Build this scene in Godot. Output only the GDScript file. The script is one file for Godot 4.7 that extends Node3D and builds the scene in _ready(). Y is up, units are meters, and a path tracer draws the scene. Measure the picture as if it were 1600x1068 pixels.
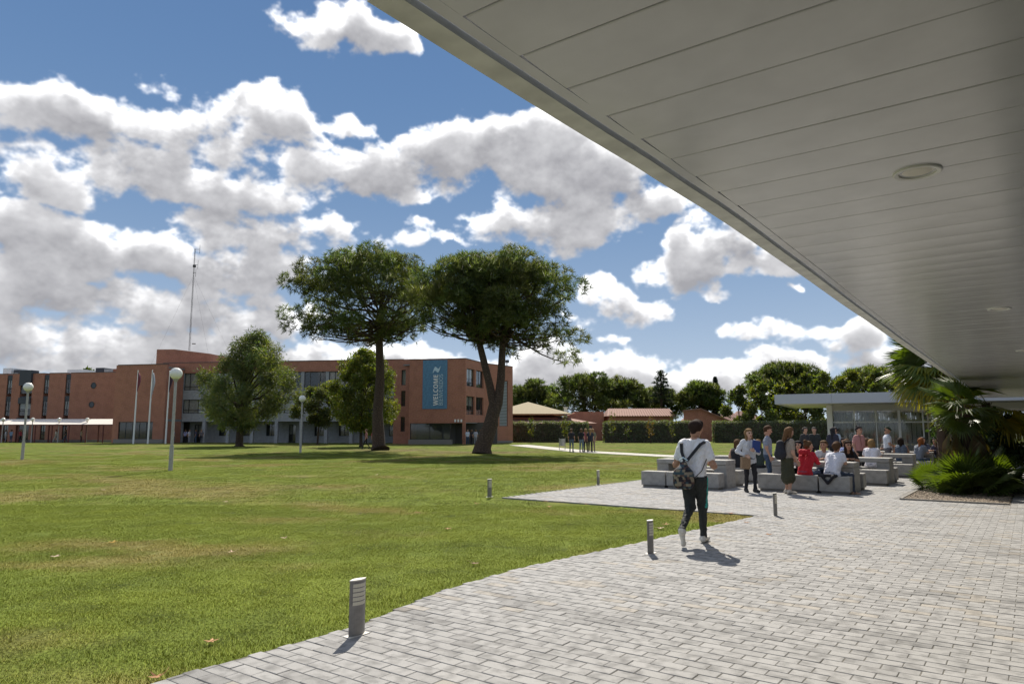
extends Node3D

# ---------------------------------------------------------------- helpers
const E1 := Vector3(-0.8066, 0, -0.5911)   # across the walkway, towards the lawn
const E2 := Vector3(0.5911, 0, -0.8066)    # along the walkway, away from the camera
var rng := RandomNumberGenerator.new()
var used := {}
var M := {}
var noise := FastNoiseLite.new()

func ab(a: float, b: float, y := 0.0) -> Vector3:
	return E1 * a + E2 * b + Vector3(0, y, 0)

func rf(a: float, b: float) -> float:
	return rng.randf_range(a, b)

class MB:
	var v := PackedVector3Array()
	var n := PackedVector3Array()
	var c := PackedColorArray()
	var col := Color.WHITE
	func tri_n(p: Vector3, q: Vector3, r: Vector3, np: Vector3, nq: Vector3, nr: Vector3):
		v.append(p); v.append(r); v.append(q)
		n.append(np); n.append(nr); n.append(nq)
		c.append(col); c.append(col); c.append(col)
	func tri(p: Vector3, q: Vector3, r: Vector3):
		var m := (q - p).cross(r - p).normalized()
		tri_n(p, q, r, m, m, m)
	func quad(p: Vector3, q: Vector3, r: Vector3, s: Vector3):
		tri(p, q, r); tri(p, r, s)
	func box(at: Vector3, size: Vector3, b := Basis.IDENTITY, ch := 0.0):
		var h := size * 0.5
		if ch <= 0.0:
			var k := []
			for i in 8:
				k.append(at + b * Vector3(h.x if i & 1 else -h.x, h.y if i & 2 else -h.y, h.z if i & 4 else -h.z))
			quad(k[4], k[5], k[7], k[6]); quad(k[1], k[0], k[2], k[3])
			quad(k[5], k[1], k[3], k[7]); quad(k[0], k[4], k[6], k[2])
			quad(k[6], k[7], k[3], k[2]); quad(k[0], k[1], k[5], k[4])
			return
		# chamfered: each corner has three points, one for each axis face
		var g := func(sx: int, sy: int, sz: int, ax: int) -> Vector3:
			var o := Vector3(sx * (h.x - ch), sy * (h.y - ch), sz * (h.z - ch))
			if ax == 0: o.x = sx * h.x
			elif ax == 1: o.y = sy * h.y
			else: o.z = sz * h.z
			return at + b * o
		for s in [-1, 1]:
			_face(g.call(s, -1, -1, 0), g.call(s, 1, -1, 0), g.call(s, 1, 1, 0), g.call(s, -1, 1, 0), b.x * s)
			_face(g.call(-1, s, -1, 1), g.call(1, s, -1, 1), g.call(1, s, 1, 1), g.call(-1, s, 1, 1), b.y * s)
			_face(g.call(-1, -1, s, 2), g.call(1, -1, s, 2), g.call(1, 1, s, 2), g.call(-1, 1, s, 2), b.z * s)
			for t in [-1, 1]:
				_face(g.call(s, t, -1, 0), g.call(s, t, 1, 0), g.call(s, t, 1, 1), g.call(s, t, -1, 1), b.x * s + b.y * t)
				_face(g.call(s, -1, t, 0), g.call(s, 1, t, 0), g.call(s, 1, t, 2), g.call(s, -1, t, 2), b.x * s + b.z * t)
				_face(g.call(-1, s, t, 1), g.call(1, s, t, 1), g.call(1, s, t, 2), g.call(-1, s, t, 2), b.y * s + b.z * t)
				for w in [-1, 1]:
					var p: Vector3 = g.call(s, t, w, 0)
					var q: Vector3 = g.call(s, t, w, 1)
					var r: Vector3 = g.call(s, t, w, 2)
					if (q - p).cross(r - p).dot(b * Vector3(s, t, w)) > 0: tri(p, q, r)
					else: tri(p, r, q)
	func _face(p: Vector3, q: Vector3, r: Vector3, s: Vector3, out: Vector3):
		if (q - p).cross(r - p).dot(out) > 0: quad(p, q, r, s)
		else: quad(p, s, r, q)
	func tube(p: Vector3, q: Vector3, rp: float, rq: float, k := 8, caps := true):
		path([p, q], [rp, rq], k, caps)
	func path(pts: Array, rad: Array, k := 8, caps := true):
		var prev := []
		var prevn := []
		var x := Vector3.ZERO
		for i in pts.size():
			var d: Vector3 = (pts[mini(i + 1, pts.size() - 1)] - pts[maxi(i - 1, 0)]).normalized()
			if i == 0:
				x = d.cross(Vector3(0.31, 0.2, 0.93) if absf(d.z) < 0.8 else Vector3.RIGHT).normalized()
			x = (x - d * x.dot(d)).normalized()
			var y := d.cross(x)
			var ring := []
			var nn := []
			for j in k:
				var t := TAU * j / k
				var o := x * cos(t) + y * sin(t)
				ring.append(pts[i] + o * rad[i]); nn.append(o)
			if i > 0:
				for j in k:
					var l := (j + 1) % k
					tri_n(prev[j], prev[l], ring[l], prevn[j], prevn[l], nn[l])
					tri_n(prev[j], ring[l], ring[j], prevn[j], nn[l], nn[j])
			if caps and i == 0:
				for j in range(1, k - 1): tri(ring[0], ring[j + 1], ring[j])
			if caps and i == pts.size() - 1:
				for j in range(1, k - 1): tri(ring[0], ring[j], ring[j + 1])
			prev = ring; prevn = nn
	func lathe(at: Vector3, prof: Array, k := 16, sq := Vector2.ONE):
		for i in prof.size() - 1:
			var p: Vector2 = prof[i]
			var q: Vector2 = prof[i + 1]
			var sl := Vector2(q.y - p.y, p.x - q.x).normalized()
			for j in k:
				var t := TAU * j / k
				var u := TAU * (j + 1) / k
				var f := func(a: float, m: Vector2) -> Vector3: return at + Vector3(cos(a) * m.x * sq.x, m.y, -sin(a) * m.x * sq.y)
				var g := func(a: float) -> Vector3: return Vector3(cos(a) * sl.x, sl.y, -sin(a) * sl.x).normalized()
				if p.x > 0: tri_n(f.call(t, p), f.call(u, p), f.call(u, q), g.call(t), g.call(u), g.call(u))
				if q.x > 0: tri_n(f.call(t, p), f.call(u, q), f.call(t, q), g.call(t), g.call(u), g.call(t))
	func ball(at: Vector3, r: Vector3, k := 16):
		var rows := k / 2
		for i in rows:
			for j in k:
				var f := func(a: int, b: int) -> Vector3:
					var e := PI * a / rows - PI / 2
					var t := TAU * b / k
					return Vector3(cos(e) * cos(t), sin(e), -cos(e) * sin(t))
				var p: Vector3 = f.call(i, j)
				var q: Vector3 = f.call(i, j + 1)
				var s: Vector3 = f.call(i + 1, j + 1)
				var w: Vector3 = f.call(i + 1, j)
				if i > 0: tri_n(at + p * r, at + q * r, at + s * r, p, q, s)
				if i < rows - 1: tri_n(at + p * r, at + s * r, at + w * r, p, s, w)
	func prism(poly: PackedVector2Array, y0: float, y1: float):   # poly in x,z
		var t := Geometry2D.triangulate_polygon(poly)
		for i in range(0, t.size(), 3):
			var a := poly[t[i]]; var b := poly[t[i + 1]]; var d := poly[t[i + 2]]
			_up(Vector3(a.x, y1, a.y), Vector3(b.x, y1, b.y), Vector3(d.x, y1, d.y), Vector3.UP)
			if y1 > y0: _up(Vector3(a.x, y0, a.y), Vector3(b.x, y0, b.y), Vector3(d.x, y0, d.y), Vector3.DOWN)
		if y1 <= y0: return
		var cw := Geometry2D.is_polygon_clockwise(poly)
		for i in poly.size():
			var a := poly[i]; var b := poly[(i + 1) % poly.size()]
			var o := Vector3(b.y - a.y, 0, a.x - b.x) * (-1.0 if cw else 1.0)
			_face(Vector3(a.x, y0, a.y), Vector3(b.x, y0, b.y), Vector3(b.x, y1, b.y), Vector3(a.x, y1, a.y), o)
	func _up(p: Vector3, q: Vector3, r: Vector3, out: Vector3):
		if (q - p).cross(r - p).dot(out) > 0: tri(p, q, r)
		else: tri(p, r, q)
	func mesh() -> ArrayMesh:
		var a := []
		a.resize(Mesh.ARRAY_MAX)
		a[Mesh.ARRAY_VERTEX] = v; a[Mesh.ARRAY_NORMAL] = n; a[Mesh.ARRAY_COLOR] = c
		var m := ArrayMesh.new()
		m.add_surface_from_arrays(Mesh.PRIMITIVE_TRIANGLES, a)
		return m

func numbered(called: String) -> String:
	if not used.has(called):
		used[called] = 0
		return called
	used[called] += 1
	return "%s_%03d" % [called, used[called]]

func tag(o: Node, label: String, category: String, group := "", kind := "") -> Node:
	if label: o.set_meta("label", label)
	if category: o.set_meta("category", category)
	if group: o.set_meta("group", group)
	if kind: o.set_meta("kind", kind)
	return o

func thing(called: String, label: String, category: String, at := Vector3.ZERO, turn := 0.0, group := "") -> Node3D:
	var o := Node3D.new()
	o.name = numbered(called)
	add_child(o)
	o.position = at
	o.rotation.y = turn
	tag(o, label, category, group)
	return o

func part(called: String, mesh: Mesh, m: Material, parent: Node = null, at := Transform3D.IDENTITY) -> MeshInstance3D:
	var o := MeshInstance3D.new()
	o.name = called if parent else numbered(called)
	o.mesh = mesh
	o.material_override = m
	o.transform = at
	(parent if parent else self).add_child(o, true)
	return o

func put(called: String, b: MB, m: Material, parent: Node = null) -> MeshInstance3D:
	return part(called, b.mesh(), m, parent)

func struct(called: String, b: MB, m: Material) -> MeshInstance3D:
	var o := put(called, b, m)
	o.set_meta("kind", "structure")
	return o

func many(called: String, mesh: Mesh, m: Material, xf: Array, cols: Array, parent: Node = null) -> MultiMeshInstance3D:
	var mm := MultiMesh.new()
	mm.transform_format = MultiMesh.TRANSFORM_3D
	mm.use_colors = true
	mm.mesh = mesh
	mm.instance_count = xf.size()
	var buf := PackedFloat32Array()
	buf.resize(xf.size() * 16)
	for i in xf.size():
		var t: Transform3D = xf[i]
		var k: Color = cols[i]
		var o := i * 16
		buf[o] = t.basis.x.x; buf[o + 1] = t.basis.y.x; buf[o + 2] = t.basis.z.x; buf[o + 3] = t.origin.x
		buf[o + 4] = t.basis.x.y; buf[o + 5] = t.basis.y.y; buf[o + 6] = t.basis.z.y; buf[o + 7] = t.origin.y
		buf[o + 8] = t.basis.x.z; buf[o + 9] = t.basis.y.z; buf[o + 10] = t.basis.z.z; buf[o + 11] = t.origin.z
		buf[o + 12] = k.r; buf[o + 13] = k.g; buf[o + 14] = k.b; buf[o + 15] = 1.0
	mm.buffer = buf
	var o := MultiMeshInstance3D.new()
	o.name = called if parent else numbered(called)
	o.multimesh = mm
	o.material_override = m
	(parent if parent else self).add_child(o, true)
	return o

func lin(r: float, g: float, b: float) -> Color:
	return Color(r, g, b).linear_to_srgb()

func mat(r: float, g: float, b: float, rough := 0.85, metal := 0.0) -> StandardMaterial3D:
	var m := StandardMaterial3D.new()
	m.albedo_color = lin(r, g, b)
	m.roughness = rough
	m.metallic = metal
	return m

func textured(r: float, g: float, b: float, rough: float, tex: Texture2D, scale: float, relief := 0.0) -> StandardMaterial3D:
	var m := mat(r, g, b, rough)
	m.albedo_texture = tex
	m.uv1_triplanar = true
	m.uv1_world_triplanar = true
	m.uv1_scale = Vector3.ONE * scale
	if relief > 0.0:
		m.heightmap_enabled = true
		m.heightmap_texture = tex
		m.heightmap_scale = relief
	return m

func stain(m: StandardMaterial3D, tex: Texture2D, scale: float):   # large soiling over the fine grain
	m.detail_enabled = true
	m.detail_blend_mode = BaseMaterial3D.BLEND_MODE_MUL
	m.detail_uv_layer = BaseMaterial3D.DETAIL_UV_2
	m.detail_albedo = tex
	m.uv2_triplanar = true
	m.uv2_world_triplanar = true
	m.uv2_scale = Vector3.ONE * scale

func tinted(rough := 0.8) -> StandardMaterial3D:   # colour comes from vertices or copies
	var m := StandardMaterial3D.new()
	m.vertex_color_use_as_albedo = true
	m.roughness = rough
	return m

func noise_tex(size: int, freq: float, lo: float, hi: float, seed_: int, oct := 4, kind := FastNoiseLite.TYPE_SIMPLEX_SMOOTH) -> ImageTexture:
	var f := FastNoiseLite.new()
	f.seed = seed_
	f.noise_type = kind
	f.frequency = freq
	f.fractal_octaves = oct
	var src := f.get_seamless_image(size, size)
	var im := Image.create_empty(size, size, false, Image.FORMAT_RGB8)
	for y in size:
		for x in size:
			var k: float = lerpf(lo, hi, src.get_pixel(x, y).r)
			im.set_pixel(x, y, Color(k, k, k))
	return ImageTexture.create_from_image(im)

func brick_tex() -> ImageTexture:   # fine courses, seen from ninety metres
	var r := RandomNumberGenerator.new()
	r.seed = 5
	var im := Image.create_empty(256, 256, false, Image.FORMAT_RGB8)
	im.fill(Color(0.74, 0.72, 0.7))
	for row in 16:
		for k in range(-1, 8):
			var t := r.randf_range(0.86, 1.0)
			im.fill_rect(Rect2i(k * 32 + (row % 2) * 16 + 1, row * 16 + 1, 30, 14), Color(t, t * r.randf_range(0.94, 1.0), t * r.randf_range(0.92, 1.0)))
	return ImageTexture.create_from_image(im)

# ---------------------------------------------------------------- sky
# cloud banks by direction: azimuth, elevation and half extents in degrees
const CLOUDS := [[-15.4,30.0,6.4,1.9],[-11.0,29.9,3.2,1.4],[-19.3,30.5,2.5,1.0],[-33.0,21.1,6.2,2.4],[-25.5,21.7,6.5,2.5],[-19.4,23.5,5.0,1.7],[-14.9,23.5,2.3,1.1],[-28.5,18.5,6.6,2.0],[-22.9,17.5,5.7,1.7],[-35.3,16.5,3.2,1.5],[-36.5,18.1,1.4,1.0],[-10.7,20.1,7.7,2.6],[-6.0,22.2,4.3,2.5],[0.0,22.6,7.3,2.9],[5.9,20.3,6.8,3.0],[3.7,16.6,6.6,2.6],[10.6,18.4,4.1,2.1],[-8.5,15.7,3.2,1.0],[-16.4,22.1,1.3,0.7],[-33.1,12.1,6.0,2.4],[-27.1,12.6,4.4,2.1],[-36.8,13.7,2.8,1.5],[-20.5,14.8,6.3,2.0],[-15.4,16.1,3.0,1.2],[-22.2,11.9,7.1,2.6],[-31.0,9.0,8.4,1.4],[-35.5,9.8,3.3,1.7],[-32.7,6.0,10.3,1.1],[-22.5,8.5,7.1,1.4],[-35.0,7.3,4.5,1.1],[-24.6,5.8,8.3,0.9],[17.1,14.2,4.4,2.8],[14.3,12.2,3.5,1.9],[19.7,13.3,2.8,1.6],[8.9,9.4,3.7,1.7],[6.9,11.0,1.6,1.0],[20.6,7.4,4.7,1.1],[26.4,7.0,1.9,1.4],[8.6,6.8,1.2,0.4],[6.8,4.5,7.6,1.7],[14.8,3.6,7.0,1.5],[22.3,4.8,4.7,1.3],[27.9,4.4,2.6,1.7],[2.6,5.8,3.1,1.3],[-14.4,6.0,10.2,0.8],[22.6,11.0,0.9,0.2],[31.8,4.9,3.3,1.8],[-5.2,4.5,10.4,1.3],[-34.0,3.9,7.8,0.9],[-26.0,8.2,10.0,1.6],[-20.0,6.0,12.0,1.6],[-34.5,12.0,4.0,1.8],[-33.0,4.6,8.0,1.5]]
var cov := PackedFloat32Array()
const CW := 1440
const CH := 364

func cover(az: float, el: float) -> float:   # degrees
	var x := fposmod(az, 360.0) * 4.0
	var y := clampf(el * 4.0, 0.0, CH - 2.0)
	var i := int(x); var j := int(y)
	var u := x - i; var w := y - j
	i = i % CW
	var k := (i + 1) % CW
	return lerpf(lerpf(cov[j * CW + i], cov[j * CW + k], u), lerpf(cov[(j + 1) * CW + i], cov[(j + 1) * CW + k], u), w)

func make_sky() -> Sky:
	cov.resize(CW * CH)
	var list := CLOUDS.duplicate()
	var r := RandomNumberGenerator.new()
	r.seed = 21
	for k in 330:   # the same broken cumulus goes on round the rest of the sky
		var az := r.randf_range(-180, 180)
		var el := rad_to_deg(asin(r.randf_range(0.03, 0.99)))
		if absf(az) < 40 and el < 34: continue
		var s := lerpf(0.5, 1.25, clampf(el / 35.0, 0, 1))
		list.append([az, el, r.randf_range(3, 8) * s / maxf(0.12, cos(deg_to_rad(el))), r.randf_range(1.2, 3.2) * s])
	for q in list:
		for j in range(maxi(0, int((q[1] - q[3] * 1.3) * 4)), mini(CH - 1, int((q[1] + q[3] * 1.3) * 4)) + 1):
			var dy: float = (j / 4.0 - q[1]) / q[3]
			if dy < 0: dy *= 1.15
			var half := mini(700, int(q[2] * 1.3 * 4))
			var mid := int(q[0] * 4)
			for i in range(mid - half, mid + half + 1):
				var dx: float = (i / 4.0 - q[0]) / q[2]
				var d := 1.0 - (dx * dx + dy * dy)
				if d > -0.6:
					var at := j * CW + posmod(i, CW)
					var val := d * minf(1.0, 0.45 + q[3] * 0.25) + 0.6
					cov[at] = maxf(cov[at], val) + 0.12 * minf(cov[at], val)
	var f := FastNoiseLite.new()
	f.seed = 4; f.frequency = 9.0; f.fractal_octaves = 8; f.fractal_gain = 0.61; f.fractal_lacunarity = 2.05
	f.noise_type = FastNoiseLite.TYPE_SIMPLEX_SMOOTH
	var f2 := FastNoiseLite.new()
	f2.seed = 9; f2.frequency = 5.0; f2.fractal_octaves = 4
	var W := 4096
	var H := 2048
	var data := PackedFloat32Array()
	data.resize(W * H * 3)
	var white := Vector3(0.84, 0.84, 0.845)
	var grey := Vector3(0.20, 0.20, 0.214)
	for j in range(0, H):
		var el := 90.0 - (j + 0.5) * 180.0 / H
		if el < -0.2:
			break
		var er := deg_to_rad(maxf(el, 0.0))
		var t := clampf(1.0 - el / 40.0, 0, 1)
		var blue := Vector3(0.055, 0.105, 0.212).lerp(Vector3(0.090, 0.170, 0.295), t).lerp(Vector3(0.34, 0.39, 0.44), pow(t, 4))
		var i := 0
		while i < W:
			var az := i * 360.0 / W
			if az > 180: az -= 360
			var step := 1 if absf(az) < 44 and el < 40 else 4
			if step == 4 and j % 4 != 0:
				for s in 4:
					for q in 3: data[(j * W + i + s) * 3 + q] = data[((j - 1) * W + i + s) * 3 + q]
				i += 4
				continue
			var ar := deg_to_rad(az)
			var d := Vector3(sin(ar) * cos(er), sin(er), -cos(ar) * cos(er))
			var wx := f2.get_noise_3dv(d * 2.2) * 2.6
			var wy := f2.get_noise_3dv(d * 2.2 + Vector3(5, 0, 0)) * 1.3
			var cv := cover(az + wx, el + wy)
			var out := blue
			if cv > 0.01:
				var p := Vector3(d.x, d.y * 1.45, d.z)
				var n := f.get_noise_3dv(p)
				var den := (cv - 0.6) * 0.8 + n * 1.35 + 0.02
				if den > -0.12:
					var al := smoothstep(-0.12, 0.42, den)
					var tau := 0.0
					for s in [[0.3, 0.6], [0.7, 0.9], [1.3, 1.0], [2.2, 0.7]]:
						var up: float = s[0]
						var dn := (cover(az + wx, el + wy + up) - 0.6) * 0.8 + 0.02 + f.get_noise_3dv(p + Vector3(0, deg_to_rad(up) * 1.45, 0)) * 1.35
						tau += maxf(dn, 0.0) * s[1]
					tau += maxf(den - 0.25, 0.0) * 0.35
					var lit := exp(-maxf(tau - 0.22, 0.0) * 1.6)
					lit = clampf(lit * 1.05 + 0.30 * n + 0.04, 0.0, 1.0)
					out = blue.lerp(grey.lerp(white, lit), al)
			for s in step:
				var o := (j * W + i + s) * 3
				data[o] = out.x; data[o + 1] = out.y; data[o + 2] = out.z
			i += step
	for o in range((H / 2 + 2) * W * 3, W * H * 3, 3):
		data[o] = 0.16; data[o + 1] = 0.17; data[o + 2] = 0.13
	var im := Image.create_from_data(W, H, false, Image.FORMAT_RGBF, data.to_byte_array())
	var pm := PanoramaSkyMaterial.new()
	pm.panorama = ImageTexture.create_from_image(im)
	var sky := Sky.new()
	sky.sky_material = pm
	return sky

# ---------------------------------------------------------------- ground
func edge_a(b: float) -> float:   # where the lawn ends, measured across the walkway
	var k := [[-4.0, 4.6], [2.7, 4.72], [4.2, 4.68], [5.6, 4.98], [7.0, 5.03], [9.6, 4.74], [14.05, 4.36]]
	for i in k.size() - 1:
		if b < k[i + 1][0]:
			return lerpf(k[i][1], k[i + 1][1], clampf((b - k[i][0]) / (k[i + 1][0] - k[i][0]), 0, 1))
	return 4.36

func paved(a: float, b: float, grow := 0.0) -> bool:
	if b > 14.0 - grow: return a < 10.45 + grow
	return a < edge_a(b) + grow

func bed(a: float, b: float, grow := 0.0) -> bool:
	return a > 0.5 - grow and a < 2.6 + grow and b > 19.1 - grow and b < 33.0 + grow

func in_view(p: Vector3, margin := 0.0) -> bool:
	var d := -p.z
	if d < 1.0: return false
	var fz := d * 0.99222 + (p.y - 1.65) * 0.12448
	var v := (p.y - 1.65) * 0.99222 - d * 0.12448
	return absf(p.x / fz) < 0.7273 + margin and absf(v / fz) < 0.4855 + margin

func lawn_color(x: float, z: float) -> Color:
	var n := noise.get_noise_2d(x * 9.0, z * 16.0)
	var m := noise.get_noise_2d(x * 30.0 + 300, z * 55.0)
	var s := noise.get_noise_2d((x * 0.5 - z * 0.86) * 60.0, (x * 0.86 + z * 0.5) * 6.0 + 900)
	var dry := smoothstep(0.02, 0.42, n * 0.9 + m * 0.45 + s * 0.25 - 0.02)
	var g := Vector3(0.168, 0.208, 0.039).lerp(Vector3(0.134, 0.173, 0.035), clampf(0.5 - m * 1.2, 0, 1))
	g = g.lerp(Vector3(0.235, 0.195, 0.085), dry * 0.75)
	# bare earth under the two pines
	for q in [[-11.3, -60.5, 6.0, 2.2], [-1.9, -53.5, 6.5, 3.0]]:
		var dd := Vector2((x - q[0]) / q[2], (z - q[1]) / q[3]).length()
		g = g.lerp(Vector3(0.20, 0.155, 0.085), smoothstep(1.1, 0.4, dd + m * 0.6) * 0.8)
	return Color(g.x, g.y, g.z)

func make_ground():
	var b := MB.new()
	b.prism(PackedVector2Array([Vector2(-1500, 60), Vector2(1500, 60), Vector2(1500, -1800), Vector2(-1500, -1800)]), -0.05, -0.05)
	struct("ground", b, textured(0.13, 0.15, 0.05, 1.0, noise_tex(256, 0.02, 0.6, 1.0, 3), 0.05))
	# lawn: one sheet whose tint follows dry and fresh patches
	b = MB.new()
	var rows := []
	for k in 98:
		var d := 2.0 * pow(1.045, k)
		var row := []
		for i in 141:
			var s := (i - 70) / 70.0
			row.append(Vector3(s * (d + 3.0) * 1.35, 0, -d))
		rows.append(row)
	for k in 97:
		for i in 140:
			var q := [rows[k][i], rows[k][i + 1], rows[k + 1][i + 1], rows[k + 1][i]]
			for t in [[0, 1, 2], [0, 2, 3]]:
				for w in [t[0], t[2], t[1]]:
					b.v.append(q[w]); b.n.append(Vector3.UP); b.c.append(lawn_color(q[w].x, q[w].z))
	var lm := textured(1, 1, 1, 1.0, noise_tex(512, 0.09, 0.55, 1.25, 8, 5), 0.55, 1.5)
	lm.vertex_color_use_as_albedo = true
	stain(lm, noise_tex(512, 0.02, 0.62, 1.28, 57, 6), 0.09)
	lm.roughness = 1.0
	lm.metallic_specular = 0.15
	struct("lawn", b, lm)
	# grass: mown blades
	var patch := func(size: float, count: int, hgt: float, wid: float) -> ArrayMesh:
		var g := MB.new()
		for k in count:
			var p := Vector3(rf(-size, size), 0, rf(-size, size))
			var t := rf(0, TAU)
			var side := Vector3(cos(t), 0, sin(t)) * wid * rf(0.7, 1.3)
			var lean := Vector3(rf(-1, 1), 0, rf(-1, 1)) * hgt * 0.7
			var tip := p + Vector3(0, hgt * rf(0.5, 1.15), 0) + lean
			var f := rf(0.72, 1.3)
			var y := rf(0.9, 1.25)
			g.col = Color(f * y, f, f * rf(0.6, 1.3))
			if rng.randf() < 0.07: g.col = Color(2.1, 1.5, 2.3)
			var nn := (Vector3.UP * 1.6 + lean.normalized() * 0.5 + side.cross(tip - p).normalized() * 0.3).normalized()
			g.tri_n(p - side, p + side, tip, nn, nn, nn)
		return g.mesh()
	var fine: ArrayMesh = patch.call(0.27, 1900, 0.016, 0.0019)
	var small: ArrayMesh = patch.call(0.08, 130, 0.024, 0.0022)
	var far: ArrayMesh = patch.call(0.62, 1300, 0.018, 0.005)
	var gm := tinted(0.75)
	gm.metallic_specular = 0.2
	gm.backlight_enabled = true
	gm.backlight = Color(0.5, 0.5, 0.3)
	var sets := [[fine, 0.42, 3.0, 16.0, 0.30], [far, 0.98, 15.2, 64.0, 0.62], [small, 0.11, 3.0, 15.0, 0.03]]
	var names := ["grass", "grass", "grass"]
	var labs := ["short mown green grass of the near lawn", "mown grass of the middle lawn beyond the bollards", "longer grass blades along the edge of the paving"]
	for si in 3:
		var st: Array = sets[si]
		var xf := []
		var cols := []
		var d: float = st[2]
		while d < st[3]:
			var x: float = -0.80 * d - 0.6
			while x < 0.62 * d + 1.5:
				var p := Vector3(x + rf(-0.3, 0.3) * st[1], 0.0, -d + rf(-0.3, 0.3) * st[1])
				x += st[1]
				var a := p.dot(E1)
				var bb := p.dot(E2)
				if paved(a, bb, st[4]): continue
				if si == 2 and not paved(a, bb, 0.42): continue
				if not in_view(p, 0.06): continue
				if si == 1 and rng.randf() < smoothstep(22.0, 64.0, d): continue
				var bs := Basis(Vector3.UP, rng.randi() % 4 * PI / 2 + rf(-0.4, 0.4) * (1.0 if si == 2 else 0.2)).scaled(Vector3(1, rf(0.8, 1.2), 1))
				xf.append(Transform3D(bs, p))
				var lc := lawn_color(p.x, p.z)
				cols.append(lc * rf(1.3, 1.55))
			d += st[1]
		var o := many(names[si], st[0], gm, xf, cols)
		tag(o, labs[si], "grass", "", "stuff")
	# paving: sand bed, then every block
	b = MB.new()
	var poly := PackedVector2Array()
	for q in [[-6.0, -4.0], [-6.0, 42.0], [10.45, 42.0], [10.45, 14.0], [4.36, 14.0], [4.74, 9.6], [5.03, 7.0], [4.98, 5.6], [4.68, 4.2], [4.72, 2.7], [4.6, -4.0]]:
		var w := ab(q[0], q[1])
		poly.append(Vector2(w.x, w.z))
	b.prism(poly, 0.0, 0.0255)
	var plaza := struct("paving", b, textured(0.20, 0.19, 0.165, 1.0, noise_tex(256, 0.05, 0.6, 1.0, 13), 2.0))
	var pb := MB.new()
	pb.box(Vector3(0, -0.025, 0), Vector3(0.236, 0.05, 0.115), Basis.IDENTITY, 0.004)
	var pm := pb.mesh()
	var pmat := textured(1, 1, 1, 0.9, noise_tex(512, 0.22, 0.55, 1.18, 17, 3), 2.0)
	stain(pmat, noise_tex(512, 0.035, 0.74, 1.18, 53, 7), 0.33)
	pmat.vertex_color_use_as_albedo = true
	var basis := Basis(E1, Vector3.UP, E1.cross(Vector3.UP))
	var near := []
	var bi := -10
	while bi * 0.12 < 40.0:
		var off := 0.12 if bi % 2 else 0.0
		for ai in range(-9, 45):
			var a := ai * 0.24 + off
			var bb := bi * 0.12
			if bed(a, bb, 0.05) or not paved(a - 0.09, bb): continue
			var fit := 1.0
			if bb < 14.0:   # blocks cut to the edge line
				var lim := edge_a(bb) + 0.02 * sin(bb * 37.0)
				if a + 0.118 > lim:
					fit = clampf((lim - a + 0.118) / 0.236, 0.15, 1.0)
					a -= 0.118 * (1.0 - fit)
			var p := ab(a, bb, 0.03)
			if not in_view(p, 0.05): continue
			near.append([p.length_squared(), p, a, bb, fit])
		bi += 1
	near.sort_custom(func(u, w): return u[0] < w[0])
	var shades := []
	for k in 12:
		var m := pmat.duplicate()
		shades.append(m)
	var xf := []
	var cols := []
	var n_near := 0
	for q in near:
		var a: float = q[2]
		var bb: float = q[3]
		var dirt := noise.get_noise_2d(a * 40.0, bb * 95.0 + 50) * 0.7 + noise.get_noise_2d(a * 110.0 + 70, bb * 240.0) * 0.5
		var s := smoothstep(0.08, 0.5, dirt) * 0.28
		var tone := rf(0.93, 1.07) * (1.0 - s)
		var k := Color(0.405, 0.402, 0.394) * tone
		if rng.randf() < 0.12: k = Color(k.r * 1.05, k.g * 0.99, k.b * 0.9)
		var t := Transform3D(basis * Basis.from_euler(Vector3(rf(-0.008, 0.008), rf(-0.008, 0.008), rf(-0.01, 0.01))) * Basis.from_scale(Vector3(q[4], 1, 1)), q[1] + Vector3(0, rf(-0.002, 0.002), 0))
		if n_near < 300 and in_view(q[1]):
			n_near += 1
			var i := clampi(int((tone - 0.5) / 0.6 * 12), 0, 11)
			shades[i].albedo_color = lin(0.405, 0.402, 0.394) * 1.0
			var tn := 0.5 + (i + 0.5) / 12 * 0.6
			shades[i].albedo_color = lin(0.405 * tn, 0.402 * tn, 0.394 * tn)
			part("paving_block", pm, shades[i], plaza, t)
		else:
			xf.append(t); cols.append(k)
	var rest := many("paving_blocks", pm, pmat, xf, cols, plaza)
	rest.set_meta("kind", "stuff")
	# concrete path across the lawn, kerb of the bed, gravel
	b = MB.new()
	b.prism(PackedVector2Array([Vector2(-0.3, -78), Vector2(1.8, -81), Vector2(6.5, -56.0), Vector2(11.6, -44.8), Vector2(16.5, -37.5), Vector2(15.4, -36.4), Vector2(9.8, -43.4), Vector2(4.6, -54.2)]), 0.0, 0.03)
	struct("path", b, textured(0.5, 0.48, 0.43, 0.9, noise_tex(128, 0.03, 0.8, 1.0, 19), 0.5))
	b = MB.new()
	poly = PackedVector2Array()
	for q in [[0.5, 19.1], [2.6, 19.1], [2.6, 33.0], [0.5, 33.0]]:
		var w := ab(q[0], q[1])
		poly.append(Vector2(w.x, w.z))
	b.prism(poly, 0.0, 0.030)
	var gv := struct("gravel_bed", b, textured(0.24, 0.19, 0.14, 1.0, noise_tex(256, 0.2, 0.4, 1.1, 23, 3), 3.0, 1.0))
	var stone := MB.new()
	stone.ball(Vector3.ZERO, Vector3(0.022, 0.014, 0.017), 6)
	xf = []; cols = []
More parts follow.
